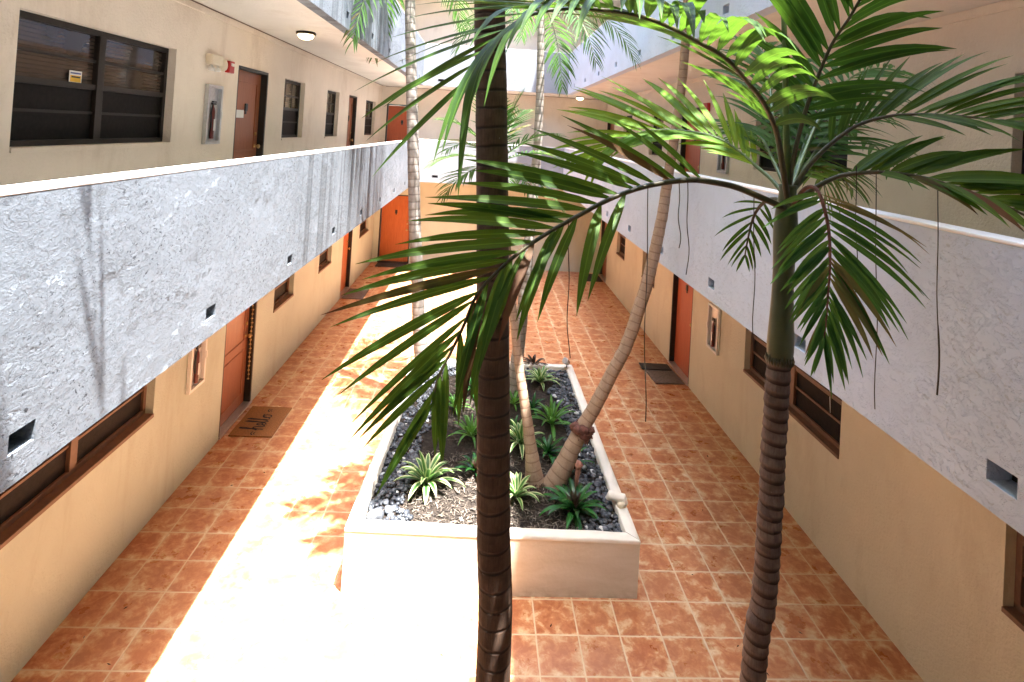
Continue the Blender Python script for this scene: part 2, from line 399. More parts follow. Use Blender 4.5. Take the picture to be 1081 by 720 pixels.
WINS = []; DOORS = []
LW = {0: [('W', 3.76, 5.68), ('D', 7.18, 8.15, 'brown'), ('N', 8.80, 9.70), ('N', 11.15, 12.05), ('D', 13.03, 13.95, 'orange'), ('N', 14.75, 15.9)],
      1: [('W', 3.78, 5.64), ('D', 7.03, 8.0, 'brown'), ('N', 8.64, 9.60), ('N', 10.95, 11.85), ('D', 12.70, 13.50, 'brown'), ('N', 14.50, 15.75)]}
RW = {0: [('W', 1.72, 3.61), ('W', 5.33, 7.33), ('D', 9.20, 10.20, 'red'), ('N', 11.25, 12.16), ('N', 13.68, 14.5), ('D', 15.55, 16.45, 'brown')],
      1: [('W', 1.80, 3.69), ('W', 5.43, 7.36), ('D', 9.22, 10.20, 'red'), ('N', 11.25, 12.16), ('N', 13.68, 14.5), ('D', 15.55, 16.45, 'brown')]}
BW = {0: [('D', -2.90, -1.98, 'orange')], 1: [('D', -2.90, -1.98, 'red')]}
def opening_rect(k, o):
    f = FL[k]
    return (o[1], o[2], f+1.08, f+2.0) if o[0] != 'D' else (o[1], o[2], f+.0, f+2.01)
def window(fn, k, o, label):
    a0, a1, z0, z1 = opening_rect(k, o); wide = o[0] == 'W'; d = R_-.035
    fr = MB(); t = .045; fm = M['dark_metal'] if k else M['frame_low']
    fr.mbox(fn, a0, a1, z1-t, z1, d, d+.05); fr.mbox(fn, a0, a1, z0, z0+t, d, d+.05)
    fr.mbox(fn, a0, a0+t, z0+t, z1-t, d, d+.05); fr.mbox(fn, a1-t, a1, z0+t, z1-t, d, d+.05)
    e = fr.build('window', fm, BLD, bevel=.003); e['label'] = label
    halves = [(a0+t, a1-t)]
    if wide:
        c = a0 + (a1-a0)*.49; m = MB(); m.mbox(fn, c-.04, c+.04, z0+t, z1-t, d-.008, d+.045); m.build('mullion', fm, e, bevel=.003)
        halves = [(a0+t, c-.04), (c+.04, a1-t)]
    zm = z0 + (z1-z0)*.50
    for (h0, h1) in halves:
        r = MB(); r.mbox(fn, h0, h1, zm-.022, zm+.022, d+.002, d+.045)
        for zz in ((z0+t+zm)/2, (zm+z1-t)/2): r.mbox(fn, h0, h1, zz-.011, zz+.011, d+.010, d+.03)
        if not wide:
            for q in (.33, .66): r.mbox(fn, h0+(h1-h0)*q-.006, h0+(h1-h0)*q+.006, zm+.022, z1-t, d+.016, d+.028)
        r.build('glazing_bar', fm, e)
        p = MB(); p.quad(fn(h0, zm, d+.034), fn(h1, zm, d+.034), fn(h1, z1-t, d+.034), fn(h0, z1-t, d+.034)); p.build('pane', M['pane'] if wide else M['pane_light'], e)
        p = MB(); p.quad(fn(h0, z0+t, d+.026), fn(h1, z0+t, d+.026), fn(h1, zm, d+.026), fn(h0, zm, d+.026)); p.build('screen', M['screen'], e)
        if wide and k == 0:
            c = MB(); c.tube([fn(h0+.25, z1-t-.01, d+.012), fn(h0+.27, (z0+z1)/2, d+.008), fn(h0+.25, z0+.28, d+.01)], .003, 5); c.build('blind_cord', M['white'], e)
    s = MB(); s.mbox(fn, a0+.002, a1-.002, z0-.03, z0+.004, -.012, d+.002)
    s.build('sill', M['frame_low'] if k == 0 else M['wall_up'], e, bevel=.003)
    # dark room behind the glass
    bk = MB(); bk.quad(fn(a0-.02, z0-.02, d+.07), fn(a1+.02, z0-.02, d+.07), fn(a1+.02, z1+.02, d+.07), fn(a0-.02, z1+.02, d+.07)); bk.build('backing', M['black'], e)
    return e
def door(fn, k, o, label, hinge=1):
    a0, a1, z0, z1 = opening_rect(k, o); d = R_-.02; dm = M['door_'+o[3]]
    t = .035; fr = MB()
    fr.mbox(fn, a0+.001, a0+t, z0+.002, z1-.002, .004, R_+.03); fr.mbox(fn, a1-t, a1-.001, z0+.002, z1-.002, .004, R_+.03); fr.mbox(fn, a0+t, a1-t, z1-t, z1-.002, .004, R_+.03)
    b0, b1, y0, y1 = a0+t, a1-t, z0+.03, z1-t
    p = MB(); p.mbox(fn, b0+.003, b1-.003, y0, y1-.003, d, d+.04)
    e = p.build('door', dm, BLD, bevel=.003); e['label'] = label
    fr.build('door_frame', M['black'], e, bevel=.003)
    th = MB(); th.mbox(fn, a0+.002, a1-.002, z0+.004, z0+.028, -.02, R_+.02); th.build('threshold', M['alu'] if k == 0 and o[1] > 0 else M['dark_metal'], e, bevel=.003)
    if o[3] == 'brown':
        for (q0, q1, v0, v1) in ((.14, .86, .08, .40), (.14, .86, .46, .93)):
            A0, A1 = b0+(b1-b0)*q0, b0+(b1-b0)*q1; V0, V1 = y0+(y1-y0)*v0, y0+(y1-y0)*v1
            g = MB(); g.mbox(fn, A0, A1, V0, V0+.018, d-.010, d); g.mbox(fn, A0, A1, V1-.018, V1, d-.010, d)
            g.mbox(fn, A0, A0+.018, V0+.018, V1-.018, d-.010, d); g.mbox(fn, A1-.018, A1, V0+.018, V1-.018, d-.010, d); g.build('door_panel', dm, e, bevel=.004)
    ha = b1-.08 if hinge > 0 else b0+.08
    hb = MB(); c = fn(ha, y0+.95, d-.03)
    ax = 'X' if fn in (fnL, fnR) else 'Y'
    sg = {fnL: 1, fnR: -1, fnBk: -1, fnFr: 1}[fn]
    hb.lathe(fn(ha, y0+.95, d), [(.027, 0), (.027, sg*.006), (.012, sg*.012), (.012, sg*.035), (.028, sg*.045), (.030, sg*.062), (.018, sg*.072)], 14, ax); hb.build('handle', M['brass'], e, smooth=True)
    lk = MB(); lk.lathe(fn(ha, y0+1.12, d), [(.024, 0), (.024, sg*.012), (.018, sg*.016)], 14, ax); lk.build('deadbolt', M['brass'], e, smooth=True)
    kn = MB(); m_ = (b0+b1)/2; kn.mbox(fn, m_-.035, m_+.035, y0+1.42, y0+1.52, d-.02, d-.001); kn.mbox(fn, m_-.02, m_+.02, y0+1.38, y0+1.42, d-.014, d-.001); kn.build('knocker', M['black_p'], e, bevel=.004)
    return e
ordw = ['nearest', 'second', 'third', 'fourth', 'fifth', 'sixth']
for side, fn, spec, (s0, s1), nm in (('left', fnL, LW, (YF, YB), 'left'), ('right', fnR, RW, (YF, YB), 'right'), ('back', fnBk, BW, (XL, XR), 'far end'), ('front', fnFr, {}, (XL, XR), 'near end')):
    for k in range(5):
        z0 = FL[k] - (.0 if k == 0 else 0); z1 = ZB[k+1] if k < 4 else ZT[4]
        ops = spec.get(k, [])
        wmb = holed(fn, s0, s1, z0, z1, [opening_rect(k, o) for o in ops]); lowm = M['wall_low_right'] if side == 'right' else M['wall_low']
        if k: wmb.mbox(fn, s0, s1, ZB[k], FL[k], .001, .02)
        o = wmb.build('wall', lowm if k == 0 else M['wall_up'], BLD)
        o['label'] = ('yellow' if k == 0 else 'tan') + ' painted wall of the ' + nm + ', ' + ['ground', 'second', 'third', 'fourth', 'top'][k] + ' level'
        for i, op in enumerate(ops):
            lv = ['ground', 'upper'][k]
            if op[0] == 'D': door(fn, k, op, ('%s wooden door in a black frame, %s %s wall' % ({'brown': 'brown', 'orange': 'bright orange', 'red': 'orange red'}[op[3]], lv, nm)), -1 if fn == fnR else 1)
            else: window(fn, k, op, '%s window on the %s level of the %s wall' % ('wide two-part bronze' if op[0] == 'W' else 'narrow bronze', lv, nm))
        if 1 <= k <= 1 or k == 0:   # trim strip where the wall meets the soffit
            zt = ZB[k+1]; tr = MB(); tr.mbox(fn, s0+.1, s1-.1, zt-.075, zt-.001, -.018, .003); tr.build('ceiling_trim', M['wall_up'] if k else lowm, BLD, bevel=.003)
            if side in ('right', 'front'): continue
            tr = MB(); tr.mbox(fn, s0+.1, s1-.1, zt-.012, zt-.002, -.032, -.019); tr.build('conduit', M['frame_low'], BLD)
# slabs and parapets
PT = .13
for k in range(1, 5):
    b, f, t = ZB[k], FL[k], ZT[k]
    s = MB()
    s.box(XL, XA-PT, YF, YB, b, f); s.box(XB+PT, XR, YF, YB, b, f)
    s.box(XA-PT, XB+PT, YP+PT, YB, b, f); s.box(XA-PT, XB+PT, YF, YQ-PT, b, f)
    s.build('walkway_slab', M['ceiling'], BLD)
    sc_l = [(2.26+1.53*i, 2.39+1.53*i, f+.015, f+.10) for i in range(9)] if k < 3 else []
    sc_r = [(2.19+1.50*i, 2.33+1.50*i, f+.010, f+.10) for i in range(9)] if k < 3 else []
    def para(fn, s0, s1, holes, mat, lab):
        mb = holed(fn, s0, s1, b, t-.02, holes, .125)
        mb.quad(fn(s0, b, 0), fn(s1, b, 0), fn(s1, b, PT), fn(s0, b, PT)); mb.quad(fn(s0, b, PT), fn(s1, b, PT), fn(s1, t-.02, PT), fn(s0, t-.02, PT))
        o = mb.build('parapet', mat, BLD); o['label'] = lab
        c = MB(); c.mbox(fn, s0, s1, t-.02, t, -.0012, PT+.004); c.build('parapet_cap', M['cap'], o, bevel=.006)
        if holes:
            for h in holes:
                q = MB(); q.quad(fn(h[0]-.002, h[2]-.002, .118), fn(h[1]+.002, h[2]-.002, .118), fn(h[1]+.002, h[3]+.002, .118), fn(h[0]-.002, h[3]+.002, .118)); q.build('scupper_shade', M['black'], o)  # black sheet in each hole stands for the shade inside
    nmk = ['', 'second', 'third', 'fourth', 'top'][k]
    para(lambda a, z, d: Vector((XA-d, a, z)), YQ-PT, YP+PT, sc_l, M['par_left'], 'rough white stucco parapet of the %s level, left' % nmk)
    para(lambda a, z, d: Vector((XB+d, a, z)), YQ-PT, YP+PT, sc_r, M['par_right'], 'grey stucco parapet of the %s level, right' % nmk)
    para(lambda a, z, d: Vector((a, YP+d, z)), XA, XB, [(-1.34, -1.18, f+.02, f+.09)] if k < 3 else [], M['white_par'], 'white stucco parapet of the %s level, far end' % nmk)
    para(lambda a, z, d: Vector((a, YQ-d, z)), XA, XB, [], M['white_par'], 'stucco parapet of the %s level, near end' % nmk)

# ------------------------------------------------------------------ wall fittings
def cabinet(fn, a0, a1, z0, z1, mat, label):
    ax = 1 if fn is fnR else -1
    t = thing('fire_extinguisher_cabinet', fn((a0+a1)/2, z0, 0), label, 'fire extinguisher cabinet', 'fire extinguisher cabinets on the walls')
    w_ = .035; m = MB()
    m.mbox(fn, a0, a1, z1-w_, z1, -.045, -.002); m.mbox(fn, a0, a1, z0, z0+w_, -.045, -.002); m.mbox(fn, a0, a0+w_, z0+w_, z1-w_, -.045, -.002); m.mbox(fn, a1-w_, a1, z0+w_, z1-w_, -.045, -.002)
    m.build('frame', mat, t, bevel=.004)
    m = MB(); m.mbox(fn, a0+w_, a1-w_, z0+w_, z1-w_, -.006, -.003); m.build('back_panel', M['alu'], t)
    c = (a0+a1)/2; m = MB(); base = fn(c, z0+.06, -.024); r = .035
    m.lathe(base, [(r*.6, 0), (r*.62, .01), (r*.62, .30), (r*.45, .34), (r*.2, .36), (r*.2, .39)], 14); e = m.build('extinguisher', M['red_dim'], t, smooth=True)
    m = MB(); m.mbox(fn, c-.035, c+.045, z0+.44, z0+.46, -.035, -.015); m.mbox(fn, c-.02, c+.05, z0+.465, z0+.48, -.035, -.015); m.tube([fn(c-.03, z0+.45, -.03), fn(c-.05, z0+.35, -.03), fn(c-.04, z0+.18, -.03)], .007, 6); m.build('nozzle', M['black_p'], e)
    m = MB(); m.mbox(fn, c-.018, c+.018, z0+.15, z0+.28, -.0475, -.0465); m.build('label_plate', M['white'], e)
    m = MB(); m.mbox(fn, a1-w_*.9, a1-w_*.2, (z0+z1)/2-.04, (z0+z1)/2+.04, -.057, -.046); m.build('latch', M['white'], t, bevel=.002)
    return t
cabinet(fnL, 6.24, 6.58, 3.71, 4.37, M['alu'], 'silver framed extinguisher cabinet on the upper left wall beside the wide window')
cabinet(fnL, 6.28, 6.62, .98, 1.62, M['white'], 'white framed extinguisher cabinet peeping below the left parapet by the hello mat door')
cabinet(fnR, 8.10, 8.48, .95, 1.62, M['white'], 'white framed extinguisher cabinet on the right ground wall near the red door')
cabinet(fnR, 8.10, 8.44, 3.62, 4.30, M['alu'], 'silver extinguisher cabinet on the upper right wall, seen between palm leaves')

t = thing('emergency_light', fnL(6.33, 4.60, 0), 'cream emergency light box on the upper left wall above the silver cabinet', 'emergency light')
m = MB(); m.mbox(fnL, 6.20, 6.46, 4.585, 4.70, -.08, -.002); m.build('housing', M['cream_plastic'], t, bevel=.015)
for a in (6.26, 6.40):
    m = MB(); m.lathe(fnL(a, 4.565, -.045), [(.012, .02), (.014, 0), (.034, -.012), (.036, -.035), (.03, -.045)], 14); m.build('lamp_head', M['white'], t, smooth=True)
m = MB(); m.lathe(fnL(6.58, 4.615, -.002), [(.07, 0), (.072, .02), (.06, .045), (.03, .055)], 24, 'X'); b_ = single(m, 'alarm_bell', M['cream_plastic'], fnL(6.58, 4.545, 0), 'round cream alarm bell between the emergency light and the red alarm', 'alarm bell', smooth=True)
t = thing('fire_alarm', fnL(6.73, 4.53, 0), 'red square fire alarm horn on the upper left wall beside the cream bell', 'fire alarm')
m = MB(); m.mbox(fnL, 6.665, 6.80, 4.54, 4.68, -.055, -.002); m.build('housing', M['red'], t, bevel=.008)
m = MB(); m.mbox(fnL, 6.70, 6.765, 4.62, 4.655, -.068, -.056); m.build('strobe', M['white'], t, bevel=.004)
t = thing('fire_alarm', fnR(9.02, 4.50, 0), 'red fire alarm horn high on the upper right wall behind the palm leaves', 'fire alarm')
m = MB(); m.mbox(fnR, 8.90, 9.10, 4.58, 4.72, -.055, -.002); m.build('housing', M['red'], t, bevel=.008)
m = MB(); m.mbox(fnR, 8.96, 9.04, 4.60, 4.63, -.068, -.056); m.build('strobe', M['white'], t, bevel=.004)

def ceil_lamp(x, y, label):
    t = thing('ceiling_light', (x, y, ZB[2]), label, 'ceiling light', 'lit dome lights under the walkway ceilings')
    m = MB(); m.lathe((x, y, ZB[2]-.03), [(.115, .029), (.125, .02), (.125, 0), (.105, -.005)], 28); m.build('base_ring', M['dark_metal'], t, smooth=True)
    g = NT('lit_glass'); g.fin((.8, .7, .5), .3); g.b.inputs['Emission Color'].default_value = (1, .72, .35, 1); g.b.inputs['Emission Strength'].default_value = .9
    m = MB(); m.lathe((x, y, ZB[2]-.035), [(.10, 0), (.098, -.02), (.08, -.045), (.045, -.062), (.01, -.068)], 28); m.build('dome', g.m, t, smooth=True)
ceil_lamp(-2.40, 7.42, 'lit dome light with dark ring under the left walkway ceiling')
ceil_lamp(2.70, 15.95, 'small lit dome light under the far right corner ceiling')

# sticker on the wide upper window
def img_text(txt, size, loc, rot, mat, name, parent):
    cu = bpy.data.curves.new(name, 'FONT'); cu.body = txt; cu.size = size; cu.align_x = 'CENTER'; cu.align_y = 'CENTER'; cu.extrude = .0006
    o = bpy.data.objects.new(name, cu); COL.objects.link(o); dg = bpy.context.evaluated_depsgraph_get(); me = bpy.data.meshes.new_from_object(o.evaluated_get(dg))
    bpy.data.objects.remove(o); me.name = name; n = bpy.data.objects.new(name, me); COL.objects.link(n); me.materials.clear(); me.materials.append(mat)
    n.location = loc; n.rotation_euler = rot; n.parent = parent; return n
t = thing('window_sticker', fnL(4.46, 4.19, .09), 'small white and yellow alarm sticker on the wide upper left window', 'sticker')
m = MB(); m.mbox(fnL, 4.375, 4.505, 4.195, 4.31, .088, .090); m.build('sticker_paper', M['white'], t)
m = MB(); m.mbox(fnL, 4.385, 4.495, 4.225, 4.275, .0865, .0878); m.build('yellow_band', plain('sticker_yellow', (.75, .42, .03), .5), t)
m = MB(); m.mbox(fnL, 4.395, 4.485, 4.257, 4.268, .0855, .0863); m.build('dark_print', M['black_p'], t)
m = MB(); m.mbox(fnL, 4.385, 4.495, 4.286, 4.297, .0865, .0878); m.mbox(fnL, 4.385, 4.495, 4.203, 4.212, .0865, .0878); m.build('blue_print', plain('sticker_blue', (.03, .05, .25), .5), t)
m = MB(); m.mbox(fnL, 7.20, 7.46, 4.02, 4.12, .083, .0885); single(m, 'door_notice', M['white'], fnL(7.33, 4.02, .085), 'white strip standing in for a reflection on the brown upper left door', 'notice')  # white strip added to show the pale reflection on the door

# wreath cord of shells beside the lower left brown door
m = MB(); bp = [fnL(8.045, 2.0-.06*i, .02+.004*math.sin(i*2.1)) for i in range(28)]
for p in bp: m.blob(p, .017, (1, 1, .8), 0, 0, .1)
m.tube(bp, .003, 5); single(m, 'bead_garland', M['brass'], fnL(8.045, .4, .02), 'string of brass bells hanging beside the brown door with the hello mat', 'garland', smooth=True)

# ------------------------------------------------------------------ doormats
def mat_thing(x0, x1, y0, y1, mt, label, z=.0, th=.016, rot=0):
    cx, cy = (x0+x1)/2, (y0+y1)/2
    t = thing('doormat', (cx, cy, 0), label, 'doormat', 'doormats in front of the ground doors')
    m = MB(); N = 12
    hx, hy = (x1-x0)/2, (y1-y0)/2; R = Matrix.Rotation(rot, 3, 'Z')
    g = [[Vector((cx, cy, 0)) + R @ Vector((-hx+2*hx*i/N, -hy+2*hy*j/N, z+th+.003*math.sin(i*1.3+j*.7)*(.5 if 0 < i < N else 1))) for j in range(N+1)] for i in range(N+1)]
    ids = [[m.vert(p) for p in row] for row in g]; low = [[m.vert((p.x, p.y, z+.002)) for p in row] for row in g]
    for i in range(N):
        for j in range(N): m.face((ids[i][j], ids[i+1][j], ids[i+1][j+1], ids[i][j+1]))
    for i in range(N):
        m.face((ids[i][0], low[i][0], low[i+1][0], ids[i+1][0])); m.face((ids[i][N], ids[i+1][N], low[i+1][N], low[i][N]))
        m.face((ids[0][i], ids[0][i+1], low[0][i+1], low[0][i])); m.face((ids[N][i], low[N][i], low[N][i+1], ids[N][i+1]))
    m.build('mat_pad', mt, t, smooth=False); return t
coir = plain('coir', (.27, .115, .035), .95, .3, 60, .9, 220); greym = plain('grey_brown_mat', (.13, .10, .085), .95, .3, 40, .8, 200); dkm = plain('dark_rubber_mat', (.035, .028, .024), .85, .2, 40, .6, 200)
t = mat_thing(-2.98, -2.44, 7.27, 8.02, coir, 'brown coir mat reading hello in black script, left ground door')
ink = plain('black_ink', (.015, .012, .01), .9)
def script_stroke(pts, w_=.02):
    pts = [(a*1.12, b*1.35) for a, b in pts]
    # pts in mat space: u along the word (+Y), v across (towards -X)
    P = [Vector((-2.71 - v, 7.645 + u, .0205)) for u, v in pts]
    m = MB(); L_ = []
    for i, p in enumerate(P):
        tn = (P[min(i+1, len(P)-1)]-P[max(i-1, 0)]).normalized(); nn = Vector((-tn.y, tn.x, 0)); ww = w_*(1.0 if abs(tn.x) > .5 else .6)
        L_.append((m.vert(p+nn*ww/2), m.vert(p-nn*ww/2)))
    for a, b in zip(L_, L_[1:]): m.face((a[0], a[1], b[1], b[0]))
    return m
word = []
def arc(cx, cy, rx, ry, a0, a1, n=10): return [(cx+rx*math.cos(math.radians(a0+(a1-a0)*i/n)), cy+ry*math.sin(math.radians(a0+(a1-a0)*i/n))) for i in range(n+1)]
strokes = [
  [(-.215, -.02), (-.19, .03), (-.17, .10), (-.168, .15), (-.182, .155), (-.19, .12), (-.192, .02), (-.195, -.075)] ,
  [(-.195, -.03)] + arc(-.165, -.01, .022, .04, 150, 0) + [(-.142, -.05), (-.13, -.07), (-.115, -.06)],
  [(-.115, -.06), (-.09, -.03)] + arc(-.085, -.01, .02, .03, -60, 190) + [(-.103, -.045), (-.085, -.07), (-.055, -.05)],
  [(-.055, -.05), (-.03, .04), (-.018, .12), (-.03, .15), (-.04, .10), (-.038, -.03), (-.02, -.068), (0, -.05)],
  [(0, -.05), (.025, .04), (.037, .12), (.025, .15), (.015, .10), (.017, -.03), (.035, -.068), (.06, -.05)],
  arc(.095, -.025, .032, .042, 200, 560, 16) + [(.08, .0), (.11, .02), (.145, .015)]]
wm = MB()
for st in strokes:
    q = script_stroke(st); o_ = len(wm.v); wm.v += q.v
    for f in q.f: wm.face([i+o_ for i in f])
for (u0, u1) in ((-.32, -.25), (.20, .27)):
    q = script_stroke([(u0, -.01), ((u0+u1)/2, .012), (u1, .0)], .02); o_ = len(wm.v); wm.v += q.v
    for f in q.f: wm.face([i+o_ for i in f])
    q = script_stroke([(u0+.01, -.03), ((u0+u1)/2, -.012), (u1-.01, -.024)], .014); o_ = len(wm.v); wm.v += q.v
    for f in q.f: wm.face([i+o_ for i in f])
wm.build('hello_lettering', ink, t)
mat_thing(-3.02, -2.55, 13.05, 13.85, greym, 'grey brown mat at the far left side wall door')
mat_thing(-2.86, -2.02, 16.12, 16.60, dkm, 'dark mat before the orange door in the end wall', th=.02)
mat_thing(3.10, 3.60, 9.25, 9.86, greym, 'grey mat before the orange red door on the right', rot=.05)
mat_thing(3.04, 3.56, 9.76, 10.02, dkm, 'dark narrow mat lying over the grey mat by the red door', z=.018, th=.015, rot=-.03)
mat_thing(3.06, 3.60, 15.62, 16.42, dkm, 'dark mat in the far right corner by the last door')

# ------------------------------------------------------------------ planter
PX0, PX1, PY0, PY1 = -.985, 1.60, 4.93, 8.68
PXF = -.86                                   # the far left corner steps in
def planter():
    t = thing('planter_box', ((PX0+PX1)/2, (PY0+PY1)/2, 0), 'large raised stucco planter box in the middle of the tiled courtyard', 'planter')
    out = [(PX0, PY0, .56), (PX1, PY0, .505), (PX1-.015, PY1, .50), (PXF, PY1, .52)]
    th = .105; inn = [(PX0+th, PY0+th, .56), (PX1-th, PY0+th, .505), (PX1-th-.015, PY1-th, .50), (PXF+th, PY1-th, .52)]
    m = MB(); segs = 14
    for i in range(4):
        a, b = out[i], out[(i+1) % 4]
        for s in range(segs):
            p = [a[j]+(b[j]-a[j])*s/segs for j in range(3)]; q = [a[j]+(b[j]-a[j])*(s+1)/segs for j in range(3)]
            m.quad((p[0], p[1], .001), (q[0], q[1], .001), (q[0], q[1], q[2]-.03), (p[0], p[1], p[2]-.03))
    m.build('planter_wall', M['planter'], t)
    m = MB(); o_ = .004; N = 16
    for i in range(4):
        j = (i+1) % 4; prev = None
        for s in range(N+1):
            f = s/N; A = Vector(out[i]).lerp(Vector(out[j]), f); B = Vector(inn[i]).lerp(Vector(inn[j]), f)
            dv = (A-B).normalized()*o_; wz = .004*math.sin(f*9+i*2)+.002*math.sin(f*31+i)
            prof = [A+dv+Vector((0, 0, -.032)), A+dv+Vector((0, 0, -.01+wz)), A+dv*-2+Vector((0, 0, wz)), B+dv*2+Vector((0, 0, wz)), B-dv*.5+Vector((0, 0, -.01+wz)), Vector((B.x, B.y, .34))]
            ids = [m.vert(x) for x in prof]
            if prev:
                for k in range(5): m.face((prev[k], ids[k], ids[k+1], prev[k+1]))
            prev = ids
    m.build('planter_rim', M['rim'], t, smooth=True)
    return t
planter()
SX0, SX1, SY0, SY1 = PX0+.1, PX1-.1, PY0+.1, PY1-.1
def soil_z(x, y): return .435 + .018*noise.noise(Vector((x*2, y*2, 0))) + .010*noise.noise(Vector((x*9, y*9, 3)))
m = MB(); NX, NY = 70, 100
g = [[m.vert((SX0+(SX1-SX0)*i/NX, SY0+(SY1-SY0)*j/NY, soil_z(SX0+(SX1-SX0)*i/NX, SY0+(SY1-SY0)*j/NY))) for j in range(NY+1)] for i in range(NX+1)]
for i in range(NX):
    for j in range(NY):
        if SX0+(SX1-SX0)*(i+.5)/NX < SX0+ (PXF-PX0)*(j/NY) : continue
        m.face((g[i][j], g[i+1][j], g[i+1][j+1], g[i][j+1]))
single(m, 'planter_soil', M['soil'], (.3, 6.8, .43), 'dark soil filling the raised planter', 'soil', kind='stuff', smooth=True)
rnd = random.Random(3)
m = MB()
def inside_band(x, y):
    xl = SX0 + (PXF-PX0)*((y-SY0)/(SY1-SY0))
    e = min(x-xl, SX1-x, SY1-y, (y-SY0)+ (0 if x < -.45 or x > 1.15 else .35))
    if x < xl+.02 or x > SX1-.02 or y > SY1-.02 or y < SY0+.03: return 0
    bw = .40 if x < 0 else .33
    return 1 if e < bw*(.75+.5*abs(noise.noise(Vector((x*3, y*3, 8))))) else 0
cnt = 0
for _ in range(9000):
    x, y = rnd.uniform(SX0, SX1), rnd.uniform(SY0, SY1)
    if not inside_band(x, y): continue
    r = rnd.uniform(.016, .036); sc = (1, rnd.uniform(.6, .95), rnd.uniform(.4, .65)); hz = soil_z(x, y)+r*.3+rnd.uniform(0, .018)
    random.seed(cnt); m.blob((x, y, hz), r, sc, rnd.uniform(0, 3.1), 1 if r > .03 else 0, .06); cnt += 1
single(m, 'pebbles', M['pebble'], (.3, 6.8, .44), 'blue grey river pebbles heaped along the inside of the planter rim', 'pebbles', kind='stuff', smooth=True)
random.seed(11)
m = MB()
for _ in range(6500):
    y = SY0 + (SY1-SY0)*rnd.random()**2.6; x = rnd.uniform(SX0+.05, SX1-.05)
    if (inside_band(x, y) and rnd.random() < .93) or y > SY0+1.3: continue
    a = rnd.uniform(0, math.pi); L_ = rnd.uniform(.012, .042); wd = rnd.uniform(.002, .006); c = Vector((x, y, soil_z(x, y)+rnd.uniform(.004, .022)))
    d = Vector((math.cos(a), math.sin(a), rnd.uniform(-.25, .25)))*L_; n_ = Vector((-math.sin(a), math.cos(a), 0))*wd; up = Vector((0, 0, .003)); bend = Vector((0, 0, rnd.uniform(0, .008)))
    i = len(m.v); m.v += [tuple(v) for v in (c-d-n_, c-d+n_, c+bend-n_, c+bend+n_, c+d-n_*.4, c+d+n_*.4, c+bend+up*2)]
    m.face((i, i+1, i+3, i+2)); m.face((i+2, i+3, i+5, i+4)); m.face((i, i+2, i+6)); m.face((i+1, i+6, i+3))
single(m, 'bark_mulch', M['chips'], (.3, 5.6, .44), 'shredded bark mulch scattered over the front of the planter', 'mulch', kind='stuff')
m = MB(); random.seed(4); c = WZ(396, 545, .47)
m.blob(c, .085, (1, .8, .7), .6, 2, .07); single(m, 'planter_rock', plain('dark_rock', (.06, .065, .075), .7, .4, 30, .8, 60), (c.x, c.y, .43), 'dark fist sized rock at the front left corner of the planter', 'rock', smooth=True)

# ------------------------------------------------------------------ leaves
class Leaves:
    def __init__(s): s.v = []; s.f = []; s.uv = []; s.t = []
    def blade(s, p0, d, nrm, L, wd, grav, tint, dry, segs=7, fold=.25, prof=None, twist=0, tipdroop=1.0):
        p = Vector(p0); d = Vector(d).normalized(); rows = []
        for k in range(segs+1):
            f = k/segs
            if prof: wv = prof(f)
            else: wv = min(1, (f/.22)**.8*.9+.16) * (1 - max(0, (f-.45)/.55)**1.7)
            wv = max(wv, .03)*wd*.5
            sd = d.cross(nrm)
            if sd.length < 1e-3: sd = d.orthogonal()
            sd.normalize(); up = sd.cross(d).normalized()
            if twist: R = Matrix.Rotation(twist*f, 3, d); sd = R @ sd; up = R @ up
            rows.append((len(s.v), f)); s.v += [tuple(p - sd*wv + up*wv*fold), tuple(p), tuple(p + sd*wv + up*wv*fold)]
            p = p + d*(L/segs); d = (d + Vector((0, 0, -1))*grav*(.25+f*tipdroop)/segs).normalized()
        for (a, fa), (b, fb) in zip(rows, rows[1:]):
            s.f += [(a, a+1, b+1, b), (a+1, a+2, b+2, b+1)]
            s.uv += [[(0, fa), (.5, fa), (.5, fb), (0, fb)], [(.5, fa), (1, fa), (1, fb), (.5, fb)]]
            s.t += [(tint, dry)]*2
    def build(s, name, mat, parent):
        me = bpy.data.meshes.new(name); off = Vector(parent['_base']) if parent is not None else Vector((0, 0, 0))
        me.from_pydata([tuple(Vector(v)-off) for v in s.v], [], s.f)
        me.uv_layers.new(name='UVMap'); me.color_attributes.new('tint', 'FLOAT_COLOR', 'CORNER'); ul = me.uv_layers['UVMap']; ca = me.color_attributes['tint']; k = 0
        for uv, (a, b) in zip(s.uv, s.t):
            for j in range(4): ul.data[k].uv = uv[j]; ca.data[k].color = (a, b, 0, 1); k += 1
        me.materials.append(mat)
        for p in me.polygons: p.use_smooth = True
        o = bpy.data.objects.new(name, me); COL.objects.link(o)
        if parent is not None: o.parent = parent; o['_base'] = tuple(off)
        return o
def catmull(P, n):
    P = [Vector(p) for p in P]; Q = [P[0]*2-P[1]] + P + [P[-1]*2-P[-2]]; out = []
    for i in range(1, len(Q)-2):
        for k in range(n):
            t = k/n; a, b, c, d = Q[i-1], Q[i], Q[i+1], Q[i+2]
            out.append(.5*((2*b)+(c-a)*t+(2*a-5*b+4*c-d)*t*t+(3*b-a-3*c+d)*t**3))
    out.append(P[-1]); return out
def resample(P, n):
    L_ = [0]
    for a, b in zip(P, P[1:]): L_.append(L_[-1]+(b-a).length)
    out = []; j = 0
    for i in range(n+1):
        s = L_[-1]*i/n
        while j < len(P)-2 and L_[j+1] < s: j += 1
        f = (s-L_[j])/max(1e-6, L_[j+1]-L_[j]); out.append(P[j].lerp(P[j+1], min(1, max(0, f))))
    return out, L_[-1]
